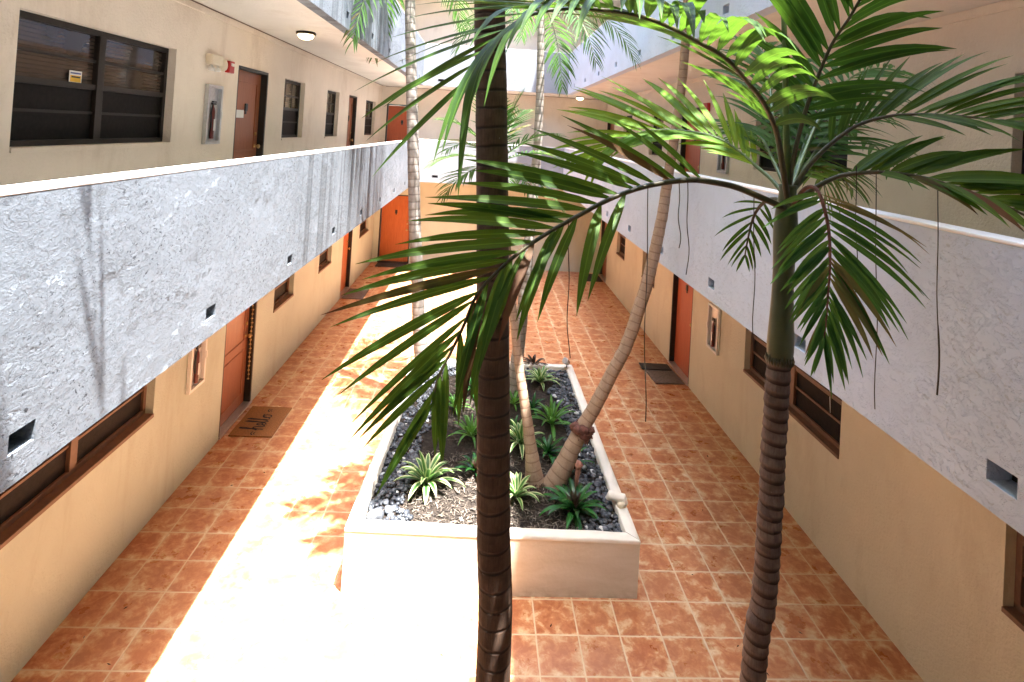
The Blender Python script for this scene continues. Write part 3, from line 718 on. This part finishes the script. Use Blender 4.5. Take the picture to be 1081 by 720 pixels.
def frond(parent, ctrl, n=26, L=.5, wd=.04, nrm=(0, 0, 1), ang=(62, 22), grav=(.9, .9), lift=(.15, .15), t0=.2, mat=None, rmat=None, rr=(.011, .003), dry=0, tint=(.1, .8), sides=(1, 1), seed=1, prof=None, name='frond', jl=.12, fold=.25, segs=7, tl=None, tmin=(0, 0)):
    rg = random.Random(seed); P, tot = resample(catmull(ctrl, 8), 48); nrm = Vector(nrm).normalized()
    prof = prof or (lambda t: (.45+.55*min(1, t/.3)) * (1 - .62*max(0, (t-.45)/.55)**1.3))
    lv = Leaves()
    for i in range(n):
        t = t0 + (1-t0)*(i+.5)/n
        for si, sg in enumerate((1, -1)):
            if rg.random() > sides[si] or t < tmin[si]: continue
            tt = min(.999, t+rg.uniform(-.008, .008)); k = tt*48; j = min(47, int(k)); p = P[j].lerp(P[j+1], k-j); T = (P[min(48, j+2)]-P[max(0, j-1)]).normalized()
            N = (nrm - T*nrm.dot(T)).normalized(); B = T.cross(N)*sg
            f = (tt-t0)/(1-t0); a = math.radians(ang[0]+(ang[1]-ang[0])*f + rg.uniform(-6, 6))
            D = T*math.cos(a)+B*math.sin(a)+N*(lift[si]+rg.uniform(-.08, .08))
            ln = L*prof(f)*rg.uniform(1-jl, 1+jl)*((tl or (1, 1))[si])
            ww = wd*(.7+.3*math.sin(math.pi*min(1, f*1.1+.1)))*rg.uniform(.85, 1.1)
            lv.blade(p, D, N, ln, ww, grav[si]*rg.uniform(.7, 1.3), rg.uniform(*tint), dry*rg.uniform(.3, 1.2)+(.75 if rg.random() < dry*.35 else 0), segs, fold, twist=rg.uniform(-.4, .4))
    o = lv.build(name, mat or M['leaf'], parent)
    m = MB(); nn = len(P); m.tube(P, [rr[0]+(rr[1]-rr[0])*(i/(nn-1))**.8 for i in range(nn)], 6); m.build('leafstalk', rmat or M['rachis'], o, smooth=True)
    return o
def auto_crown(parent, c, n, L, leaf, wd, seed, elev=(70, 5), mat=None, nl=22, droop=1.1, azs=None, dry=.1, segs=5, tint=(.1, .9), grav=1.5):
    rg = random.Random(seed); c = Vector(c)
    for i in range(n):
        az = (azs[i] if azs else 2*math.pi*(i*.381966) + rg.uniform(-.2, .2)); e = math.radians(elev[0]+(elev[1]-elev[0])*(i/(max(1, n-1))))
        d = Vector((math.cos(az)*math.cos(e), math.sin(az)*math.cos(e), math.sin(e))); p = c.copy(); pts = [p.copy()]; K = 7
        ll = L*rg.uniform(.85, 1.1)
        for k in range(K):
            p = p + d*(ll/K); pts.append(p.copy()); d = (d+Vector((0, 0, -1))*droop*(.35+k/K)*1.5/K).normalized()
        frond(parent, pts, nl, leaf, wd, (0, 0, 1), (58, 25), (grav, grav), (.1, .1), .16, mat or M['leaf_far'], M['rachis_g'], (.010, .003), dry, tint, seed=seed*31+i, segs=segs)
def trunk(parent, pts, rads, mat, ring=.08, amp=.03, name='trunk', n=18, wob=.004, seed=1):
    """ringed palm trunk: every ring is a shallow flange in the mesh"""
    C = catmull(pts, 10); L_ = [0]
    for a, b in zip(C, C[1:]): L_.append(L_[-1]+(b-a).length)
    tot = L_[-1]; nr = max(4, int(tot/ring)); sub = 4; P, _ = resample(C, nr*sub); rg = random.Random(seed); R = []; U = []
    offs = [Vector((rg.uniform(-1, 1), rg.uniform(-1, 1), 0))*wob for _ in range(nr+2)]; Q = []
    for i, p in enumerate(P):
        f = i/(len(P)-1); g_ = f*(len(rads)-1); j = min(len(rads)-2, int(g_)); r = rads[j]+(rads[j+1]-rads[j])*(g_-j)
        ph = (i % sub)/sub; R.append(r*(1+amp*(1-2*ph if ph else -1.2))); U.append(i/sub); Q.append(p+offs[i//sub]*.5)
    m = MB(); m.tube(Q, R, n, True, U); return m.build(name, mat, parent, smooth=True)

# ------------------------------------------------------------------ foreground palms
Y1 = 2.25
b1 = W(520, 720, Y1); base1 = Vector((b1.x-.01, Y1-.05, .0))
P1 = thing('palm_tree', base1, 'thick dark ringed palm trunk standing nearest the camera in the centre', 'palm tree')
top1 = W(517, -10, Y1)
trunk(P1, [base1, W(520, 720, Y1), W(521, 560, Y1), W(520.5, 400, Y1), W(520, 250, Y1), W(518.5, 100, Y1), top1, top1+Vector((-.03, .02, .8)), top1+Vector((-.05, .05, 1.7))], [.085, .072, .068, .066, .064, .060, .055], M['trunk_dark'], .075, .007, seed=3, n=28, wob=.002)
c1 = top1+Vector((-.05, .05, 1.7))
m = MB(); m.tube([c1, c1+Vector((0, 0, .3)), c1+Vector((0, 0, .6))], [.06, .07, .04], 14); m.build('crownshaft', M['shaft'], P1, smooth=True)
auto_crown(P1, c1+Vector((0, 0, .58)), 11, 2.0, .6, .055, 5, (65, 12), M['leaf'], 28, .6, azs=[.1, -.3, -.7, -1.1, -1.5, -.5, -.1, -.9, -1.9, -2.2, .3])  # unseen crown fanned to one side, shaped to shade the near fronds
frond(P1, [c1+Vector((0, 0, .5)), c1+Vector((-.35, -.05, .75)), c1+Vector((-.8, -.12, .7)), c1+Vector((-1.25, -.2, .4))], 5, .3, .03, (0, 0, 1), (50, 20), (1, 1), (.1, .1), .3, seed=77)  # sparse unseen frond added to cast thin streaks on the left parapet

Y2 = 2.15
b2 = W(795, 720, Y2); base2 = Vector((b2.x-.03, Y2, 0))
P2 = thing('palm_tree', base2, 'ribbed reddish palm with green crownshaft and spreading fronds on the right', 'palm tree')
trunk(P2, [base2, W(795, 720, Y2), W(805.5, 640, Y2), W(812, 560, Y2), W(818.5, 440, Y2), W(823, 376, Y2)], [.060, .050, .047, .046, .046, .045], M['trunk_red'], .047, .055, seed=5, n=24, wob=.003)
m = MB(); cs = catmull([W(823, 378, Y2), W(824.5, 350, Y2), W(827, 290, Y2), W(829, 245, Y2), W(831, 212, Y2), W(832, 195, Y2)], 5); m.tube(cs, [.046+.004*math.sin(i*.5) - .012*(i/25)**1.5 for i in range(len(cs))], 20); m.build('crownshaft', M['shaft'], P2, smooth=True)
m = MB(); q_ = W(823, 380, Y2); rg_ = random.Random(9)
for i in range(26):
    a_ = i*.2417; d_ = Vector((math.cos(a_), math.sin(a_), 0)); m.tube([q_+d_*.045+Vector((0, 0, -.012)), q_+d_*.0485+Vector((0, 0, .004)), q_+d_*.0475+Vector((0, 0, rg_.uniform(.012, .03)))], [.006, .007, .002], 5)
m.build('leaf_scar', M['rachis'], P2, smooth=True)
def WP(l): return [W(x, y, Y) for (x, y, Y) in l]
CR = (832, 212, Y2)
# long arc to the upper left, passing over the courtyard
frond(P2, WP([(832, 214, 2.13), (826, 175, 2.10), (820, 140, 2.08), (807, 110, 2.05), (792, 90, 2.02), (767, 62, 1.98), (740, 46, 1.93), (712, 31, 1.88), (682, 19, 1.83), (650, 12, 1.78), (600, 9, 1.70), (560, 16, 1.64), (532, 33, 1.60), (508, 58, 1.57), (492, 92, 1.55)]), 32, .56, .043, (0, -.15, 1), (64, 32), (.35, 1.6), (.1, .2), .17, seed=11, rr=(.013, .004), tint=(0, .4), dry=.08, prof=lambda t: (.5+.5*min(1, t/.3))*(1-.28*max(0, (t-.5)/.5)))
# hero frond sweeping left and hanging in front of the trunk
frond(P2, WP([(829, 220, 2.13), (800, 207, 2.11), (775, 197, 2.10), (750, 192, 2.08), (730, 190, 2.07), (700, 193, 2.05), (670, 200, 2.03), (640, 212, 2.00), (612, 227, 1.97), (580, 245, 1.94), (550, 265, 1.90), (524, 288, 1.87), (503, 312, 1.85), (489, 345, 1.84), (474, 376, 1.83), (462, 400, 1.83), (456, 430, 1.83)]), 29, .55, .037, (.15, -1, .55), (42, 22), (.30, 1.1), (.12, .15), .20, seed=12, rr=(.014, .004), tint=(0, .9), dry=.3, tl=(1, .72), sides=(1, .8), tmin=(0, .40), prof=lambda t: (.7+.3*min(1, t/.25))*(1-.45*max(0, (t-.6)/.4)**1.3))
# up right
frond(P2, WP([(833, 208, 2.15), (836, 175, 2.14), (848, 125, 2.12), (861, 87, 2.09), (878, 47, 2.05), (896, 20, 2.01), (915, -12, 1.96), (940, -45, 1.9), (975, -75, 1.83), (1010, -90, 1.76)]), 22, .48, .040, (.25, -.1, 1), (62, 28), (.9, .9), (.15, .15), .25, seed=13, tint=(0, .4))
# right, mid height
frond(P2, WP([(834, 205, 2.15), (850, 180, 2.14), (868, 160, 2.12), (891, 141, 2.10), (911, 130, 2.08), (943, 122, 2.05), (986, 121, 2.0), (1036, 125, 1.95), (1081, 132, 1.9), (1130, 150, 1.84)]), 26, .50, .029, (-.05, -.75, .8), (34, 18), (.5, .55), (.1, .1), .22, seed=14, tint=(.1, .9), tl=(.5, 1), sides=(.5, 1), tmin=(.45, 0))
# right, lower arch
frond(P2, WP([(835, 217, 2.12), (844, 210, 2.10), (856, 201, 2.08), (876, 190, 2.05), (896, 184, 2.02), (931, 182, 1.98), (973, 187, 1.94), (1001, 195, 1.90), (1031, 205, 1.87), (1081, 227, 1.82), (1130, 262, 1.77)]), 24, .46, .042, (-.05, -.75, .8), (36, 22), (.8, .6), (.1, .1), .24, seed=15, tint=(0, .8), dry=.22, sides=(.4, 1), tl=(.5, 1), tmin=(.35, 0))
# hanging frond to the right of the crownshaft
frond(P2, WP([(838, 214, 2.10), (850, 199, 2.05), (861, 199, 2.00), (869, 216, 1.95), (875, 245, 1.92), (876, 280, 1.89), (874, 310, 1.87), (872, 338, 1.86), (869, 362, 1.85)]), 28, .42, .026, (.1, -1, .25), (70, 16), (.55, .75), (.05, .05), .22, seed=16, mat=M['leaf_far'], rmat=M['root'], rr=(.009, .003), dry=.2, tint=(.1, 1), tl=(.7, 1), prof=lambda t: (.85+.15*min(1, t/.2))*(1-.60*max(0, (t-.25)/.75)))
# short frond behind, hanging left of the crownshaft
frond(P2, WP([(829, 216, 2.17), (818, 210, 2.25), (806, 214, 2.32), (796, 228, 2.38), (790, 250, 2.42), (786, 272, 2.44)]), 8, .20, .018, (0, -1, .3), (55, 20), (.8, .8), (0, 0), .3, seed=17, tint=(0, .3), dry=.05)
# sunlit frond behind, running left
frond(P2, WP([(830, 208, 2.2), (815, 190, 2.3), (800, 177, 2.38), (780, 160, 2.46), (760, 147, 2.52), (735, 140, 2.58), (700, 137, 2.64), (672, 141, 2.68), (648, 152, 2.72), (630, 168, 2.74)]), 24, .55, .034, (0, -.8, .7), (40, 20), (.35, .7), (.1, .1), .2, M['leaf_sunlit'], M['rachis_g'], seed=18, tint=(.3, 1), tl=(1, .7))
# fronds behind the crown, going away and right
frond(P2, WP([(834, 205, 2.2), (848, 165, 2.35), (865, 125, 2.5), (885, 95, 2.65), (905, 78, 2.78), (930, 72, 2.9), (955, 78, 3.0)]), 20, .42, .034, (0, -.5, .8), (55, 25), (1.1, 1.1), (.1, .1), .2, M['leaf_far'], M['rachis_g'], seed=19, tint=(.3, 1))
frond(P2, WP([(834, 208, 2.2), (850, 175, 2.4), (875, 150, 2.6), (900, 145, 2.75), (925, 155, 2.85), (940, 175, 2.92)]), 18, .42, .034, (0, -.3, 1), (55, 25), (1.4, 1.4), (.1, .1), .2, M['leaf_far'], M['rachis_g'], seed=20, tint=(.2, 1))
frond(P2, WP([(832, 205, 2.2), (822, 160, 2.4), (815, 115, 2.6), (812, 80, 2.8), (805, 55, 3.0), (795, 45, 3.2)]), 20, .42, .034, (0, -.3, 1), (55, 25), (1.1, 1.1), (.1, .1), .2, M['leaf_far'], M['rachis_g'], seed=21, tint=(.1, .9))
frond(P2, WP([(833, 208, 2.2), (842, 182, 2.35), (855, 165, 2.55), (862, 168, 2.7), (868, 185, 2.85), (872, 210, 2.95)]), 18, .40, .034, (0, -.6, .8), (60, 25), (1.2, 1.2), (.0, .0), .15, M['leaf'], M['rachis_g'], seed=22, tint=(.3, 1), dry=.2)
for i_, (ex, ey, eY, mx, my) in enumerate(((770, 150, 3.0, 800, 140), (900, 200, 2.9, 868, 175), (880, 110, 3.1, 858, 130), (845, 120, 3.0, 842, 150), (925, 120, 3.2, 880, 135))):
    frond(P2, WP([(833, 206, 2.2), ((833+mx)/2, (200+my)/2, 2.4), (mx, my, 2.6), ((mx+ex)/2, (my+ey)/2-6, 2.8), (ex, ey, eY)]), 14, .34, .030, (0, -.4, 1), (52, 24), (1.3, 1.3), (.1, .1), .25, M['leaf_far'], M['rachis_g'], seed=40+i_, tint=(.1, 1), dry=.2)
# unopened spear leaf
m = MB(); m.tube(WP([(831, 200, 2.15), (830, 140, 2.15), (829, 80, 2.15), (827, 0, 2.15), (826, -60, 2.15)]), [.014, .012, .011, .010, .004], 8); m.build('spear_leaf', M['rachis_g'], P2, smooth=True)
for i, (x, y0, y1, Y) in enumerate([(990, 200, 417, 1.9), (904, 175, 320, 2.0), (925, 182, 432, 2.0), (796, 208, 370, 2.1), (600, 232, 378, 1.95), (684, 196, 445, 2.0), (717, 191, 262, 2.06), (726, 190, 290, 2.05)]):
    m = MB(); K = 14; rg = random.Random(i)
    m.tube([W(x+2.0*math.sin(k*.7+i)*k/K - (4*k/K if x == 684 else 0), y0+(y1-y0)*k/K, Y) for k in range(K+1)], [.0018 if k < 10 else (.0032 if x in (990,) else .0018) for k in range(K+1)], 5); m.build('hanging_fibre', M['fibre'], P2)

# ------------------------------------------------------------------ palms in the planter
b3 = WZ(584, 512, .43)
P3 = thing('palm_tree', b3, 'leaning tan palm with a rooting knot, growing out over the right planter rim', 'palm tree')
Y3 = b3.y
trunk(P3, [b3+Vector((-.01, 0, -.03)), W(592, 498, Y3), W(603, 475, Y3+.02), W(615, 452, Y3+.04), W(632, 422, Y3+.06), W(647, 392, Y3+.08), W(661, 365, Y3+.1), W(674, 328, Y3+.12), W(684, 295, Y3+.13), W(693, 258, Y3+.14), W(700, 222, Y3+.15), W(704, 195, Y3+.15), W(712, 145, Y3+.1), W(719, 95, Y3+.05), W(723, 50, Y3), W(726, 0, Y3-.05), W(728, -40, Y3-.1)], [.115, .088, .072, .068, .066, .066, .064, .060, .056, .052, .048, .046, .046, .046, .045], M['trunk_tan'], .085, .02, seed=8, wob=.004)
k3 = W(615, 452, Y3+.04); m = MB(); random.seed(5)
ax = (W(632, 422, Y3+.06)-k3).normalized()
for i in range(70):
    a = random.uniform(0, 6.28); q = ax.orthogonal().normalized(); q = Matrix.Rotation(a, 3, ax) @ q
    p = k3 + ax*random.uniform(-.06, .045) + q*random.uniform(.055, .09); m.tube([p, p+q*random.uniform(.015, .05)+Vector((0, 0, -random.uniform(.01, .06)))], [.015, .006], 5)
for i in range(10):
    q = Matrix.Rotation(i*.63, 3, ax) @ ax.orthogonal().normalized(); m.blob(k3+q*.07+ax*random.uniform(-.05, .03), .058, (1, 1, .9), i, 1, .15)
m.build('root_knot', M['root'], P3, smooth=True)
c3 = W(728, -50, Y3-.1)
auto_crown(P3, c3, 11, 1.55, .45, .04, 9, (75, 0), M['leaf_far'], 20, 1.0)
for q_, e_ in (((-.75, 5.0, 6.2), 1), ((-.35, 4.5, 6.35), 2), ((-.5, 5.6, 6.15), 3)):  # oversized unseen fronds added overhead to cast dapples on the floor
    q_ = Vector(q_); frond(P3, [c3, c3.lerp(q_, .3)+Vector((0, 0, .45)), c3.lerp(q_, .65)+Vector((0, 0, .4)), q_], 34, .55, .085, (0, 0, 1), (60, 35), (.4, .4), (.1, .1), .3, seed=200+e_)
m = MB(); m.tube([c3+Vector((0, 0, -.25)), c3, c3+Vector((0, 0, .1))], [.05, .055, .03], 12); m.build('crownshaft', M['shaft'], P3, smooth=True)

b4 = WZ(565, 509, .43); Y4 = b4.y
P4 = thing('palm_tree', b4, 'slim upright tan palm sharing its base with the leaning palm', 'palm tree')
trunk(P4, [b4+Vector((0, 0, -.03)), W(563, 494, Y4), W(560, 470, Y4+.02), W(556, 440, Y4+.05), W(550, 400, Y4+.12), W(545, 360, Y4+.2), W(541, 320, Y4+.3), W(537, 275, Y4+.4), W(532, 235, Y4+.5), W(528, 205, Y4+.6)], [.105, .066, .054, .050, .048, .046, .044, .043, .042, .04], M['trunk_tan'], .085, .02, seed=9)
m = MB(); m.tube([W(529, 212, Y4+.58), W(527, 192, Y4+.62), W(525, 168, Y4+.64)], [.042, .048, .025], 12); m.build('crownshaft', M['shaft'], P4, smooth=True)
auto_crown(P4, W(525, 172, Y4+.64), 14, .95, .34, .024, 4, (80, -15), M['leaf_far'], 20, 1.0, dry=.15, grav=1.0)
m = MB(); random.seed(6)
for i in range(60):
    p = Vector((b3.x*.5+b4.x*.5, b3.y*.5+b4.y*.5, .44)); a = random.uniform(0, 6.28); r = random.uniform(.09, .17)
    p = p+Vector((math.cos(a)*r*1.15, math.sin(a)*r*.7, random.uniform(-.01, .03))); m.tube([p, p+Vector((math.cos(a)*.03, math.sin(a)*.03, -.03))], [.007, .003], 5)
m.build('base_roots', M['root'], P4)

b5 = WZ(542, 418, .43); Y5 = b5.y
P5 = thing('palm_tree', b5, 'tall slender palm curving up behind the thick centre trunk', 'palm tree')
trunk(P5, [b5+Vector((0, 0, -.03)), W(544, 398, Y5), W(547, 370, Y5), W(551, 335, Y5), W(555, 290, Y5), W(559, 250, Y5+.05), W(563, 205, Y5+.1), W(567, 160, Y5+.1), W(570, 100, Y5+.1), W(571, 40, Y5+.1), W(571, 0, Y5+.1)], [.10, .085, .080, .078, .072, .066, .06, .056, .052, .050], M['trunk_grey'], .10, .02, seed=10)
auto_crown(P5, W(571, -2, Y5+.1), 12, 1.75, .5, .028, 14, (60, -20), M['leaf_far'], 24, 1.5, dry=.05, tint=(0, .5))
m = MB(); m.tube([W(571, 12, Y5+.1), W(571, -5, Y5+.1), W(571, -30, Y5+.1)], [.05, .06, .03], 12); m.build('crownshaft', M['shaft'], P5, smooth=True)

b6 = WZ(447, 388, .43); Y6 = min(b6.y, 8.4); b6 = Vector(((b6.x), Y6, .43))
P6 = thing('palm_tree', b6, 'pale grey palm in the far left corner of the planter, leftmost trunk', 'palm tree')
trunk(P6, [b6+Vector((.01, 0, -.03)), W(444, 365, Y6), W(442, 335, Y6), W(441, 300, Y6), W(438, 240, Y6), W(436, 148, Y6), W(434, 70, Y6), W(433, 10, Y6), W(433, -60, Y6)], [.11, .095, .090, .088, .085, .080, .075, .070], M['trunk_grey'], .11, .018, seed=12)
auto_crown(P6, W(433, -62, Y6), 16, 2.2, .55, .034, 21, (65, -30), M['leaf_far'], 26, 1.5, dry=.15)
m = MB(); m.tube([W(433, -45, Y6), W(433, -65, Y6), W(433, -90, Y6)], [.07, .08, .04], 12); m.build('crownshaft', M['shaft'], P6, smooth=True)

# ------------------------------------------------------------------ rosettes
def rosette(px, py, R, kind, label, n=22, seed=1, name='bromeliad', core=None, upright=(20, 75)):
    R *= .86; c = WZ(px, py, .44); rg = random.Random(seed)
    t = thing(name, c, label, 'bromeliad' if name == 'bromeliad' else 'plant', 'low rosette plants in the planter')
    lv = Leaves()
    for i in range(n):
        f = i/n; az = i*2.39996+rg.uniform(-.15, .15); e = math.radians(upright[0]+(upright[1]-upright[0])*f+rg.uniform(-8, 8))
        d = Vector((math.cos(az)*math.cos(e), math.sin(az)*math.cos(e), math.sin(e)))
        L_ = R*(1.15-.35*f)*rg.uniform(.85, 1.12)
        lv.blade(c+Vector((math.cos(az), math.sin(az), 0))*.012+Vector((0, 0, .01+.03*f)), d, Vector((0, 0, 1)) if e < 1.2 else Vector((-math.cos(az), -math.sin(az), .3)), L_, R*(.17 if kind != 'leaf_bright' else .12)*rg.uniform(.85, 1.1), rg.uniform(1.6, 2.6), rg.uniform(0, 1), rg.uniform(0, .18), 8, .45,
                 prof=lambda q: (.75+.25*min(1, q/.4))*(1-max(0, (q-.5)/.5)**2))
    lv.build('leaves', M[kind], t)
    if core:
        lv = Leaves()
        for i in range(12):
            az = i*2.4; e = math.radians(50+i*2.5); d = Vector((math.cos(az)*math.cos(e), math.sin(az)*math.cos(e), math.sin(e)))
            lv.blade(c+Vector((0, 0, .03)), d, Vector((0, 0, 1)), R*.5, R*.12, 1.0, .5, .1, 6, .4, prof=lambda q: 1-max(0, (q-.4)/.6)**2)
        lv.build('centre_leaves', M[core], t)
    return t
rosette(450, 512, .40, 'leaf_varieg', 'large cream striped rosette at the planter front, under the hanging frond', 24, 1)
rosette(497, 462, .34, 'leaf_bright', 'bright green spiky rosette left of the thick trunk, mid planter', 24, 2)
rosette(499, 414, .30, 'leaf_dark', 'dark green rosette far back, left of the thick trunk', 18, 3)
rosette(549, 470, .36, 'leaf_varieg', 'cream striped rosette just right of the thick trunk', 24, 4)
rosette(542, 428, .28, 'leaf_bright', 'small green rosette half behind the slim tan trunk', 18, 5)
rosette(570, 405, .33, 'leaf_varieg', 'striped rosette in the far part of the planter, below the maroon one', 22, 6)
rosette(582, 449, .42, 'leaf_bright', 'yellow green spidery rosette beside the leaning trunk knot', 22, 7, upright=(15, 85))
rosette(563, 388, .30, 'leaf_red', 'maroon spiky rosette against the far planter rim', 16, 8)
rosette(562, 433, .26, 'leaf_dark', 'glossy dark rosette between the slim trunk and spidery rosette', 14, 9)
rosette(543, 455, .22, 'leaf_dark', 'little dark rosette squeezed behind the striped one by the trunk', 12, 10)
rosette(578, 480, .30, 'leaf_dark', 'glossy rosette with a pink tip left of the leaning trunk', 14, 11)
rosette(601, 492, .30, 'leaf_dark', 'glossy rosette just right of the leaning trunk base', 14, 12)
rosette(545, 526, .30, 'leaf_varieg', 'striped rosette low in front of the twin trunk base', 20, 13)
rosette(502, 500, .30, 'leaf_dark', 'dull brown green rosette against the thick trunk, left side', 14, 14, core='leaf_red')
rosette(606, 542, .40, 'leaf_dark', 'big glossy green bromeliad with maroon heart, front right of planter', 22, 15, core='leaf_red', upright=(10, 60))
rosette(480, 432, .28, 'leaf_bright', 'pale green rosette behind the hanging leaflets, left half', 18, 16)
# dry flower stalk
p = WZ(608, 520, .44); m = MB(); m.tube([p, p+Vector((0, 0, .12)), p+Vector((.01, -.01, .26))], [.018, .02, .03], 10); m.blob(p+Vector((.01, -.01, .28)), .04, (1, 1, 1.2), 0, 1, .2)
single(m, 'flower_stalk', plain('dry_bract', (.30, .14, .10), .7, .3, 40, .6), p, 'dry pinkish flower stalk behind the glossy front bromeliad', 'flower stalk', smooth=True)

# ------------------------------------------------------------------ garden spotlights on the rim
def spot(px, py, z, label, aim, body, Rr=.045):
    c = WZ(px, py, z); t = thing('garden_spotlight', (c.x, c.y, z), label, 'garden spotlight', 'small spotlights on the planter rim')
    m = MB(); m.tube([c, c+Vector((0, 0, .06))], .008, 8); m.build('stem', M['black_p'], t)
    a = Vector(aim).normalized(); h = c+Vector((0, 0, .085)); m = MB()
    m.tube([h-a*.06, h-a*.05, h-a*.02, h+a*.05, h+a*.07], [.018, Rr*.75, Rr*.95, Rr, Rr*1.05], 18); m.build('lamp_body', body, t, smooth=True, bevel=.002)
    m = MB(); m.tube([h+a*.0705, h+a*.0725], Rr*.86, 18); m.build('lens', M['alu'], t)
spot(598, 388, .50, 'dark glassy spotlight on the far right corner of the planter', (-.5, -.6, .5), M['alu'])
spot(436, 392, .51, 'grey spotlight on the far left corner of the planter', (.5, -.3, .6), M['alu'])
t = thing('uplight', WZ(653, 532, .51), 'cream hooded light fixture clamped on the right planter rim', 'light fixture')
c = WZ(651, 530, .51); m = MB(); m.tube([c+Vector((-.075, .02, .02)), c+Vector((-.07, .02, .05)), c+Vector((.06, -.015, .045)), c+Vector((.07, -.02, .0))], [.034, .045, .044, .038], 16); m.build('hood', M['rim'], t, smooth=True, bevel=.002)
m = MB(); m.tube([c+Vector((.03, -.03, .02)), c+Vector((.035, -.06, -.02))], [.04, .042], 14); m.build('socket', M['cream_plastic'], t, smooth=True)
m = MB(); random.seed(21)
for i in range(46):
    p = WZ(random.uniform(60, 500) if i < 30 else random.uniform(560, 900), random.uniform(470, 719), .004)
    if p.x < XL+.1 or p.x > XR-.1 or (PX0-.05 < p.x < PX1+.05 and PY0-.05 < p.y < PY1): continue
    a = random.uniform(0, 6.3); L_ = random.uniform(.008, .03); d = Vector((math.cos(a), math.sin(a), 0))*L_; n_ = Vector((-math.sin(a), math.cos(a), 0))*L_*random.uniform(.15, .4); z_ = Vector((0, 0, random.uniform(.002, .010)))
    k = len(m.v); m.v += [tuple(p-d), tuple(p+n_), tuple(p+z_), tuple(p-n_), tuple(p+d)]
    for f in ((k, k+1, k+2), (k, k+2, k+3), (k+1, k+4, k+2), (k+2, k+4, k+3)): m.face(f)
single(m, 'leaf_litter', M['chips'], (-1, 5, 0), 'tiny dry leaf scraps scattered over the tiled floor', 'leaf litter', kind='stuff')
for o in bpy.data.objects:
    if '_base' in o: del o['_base']
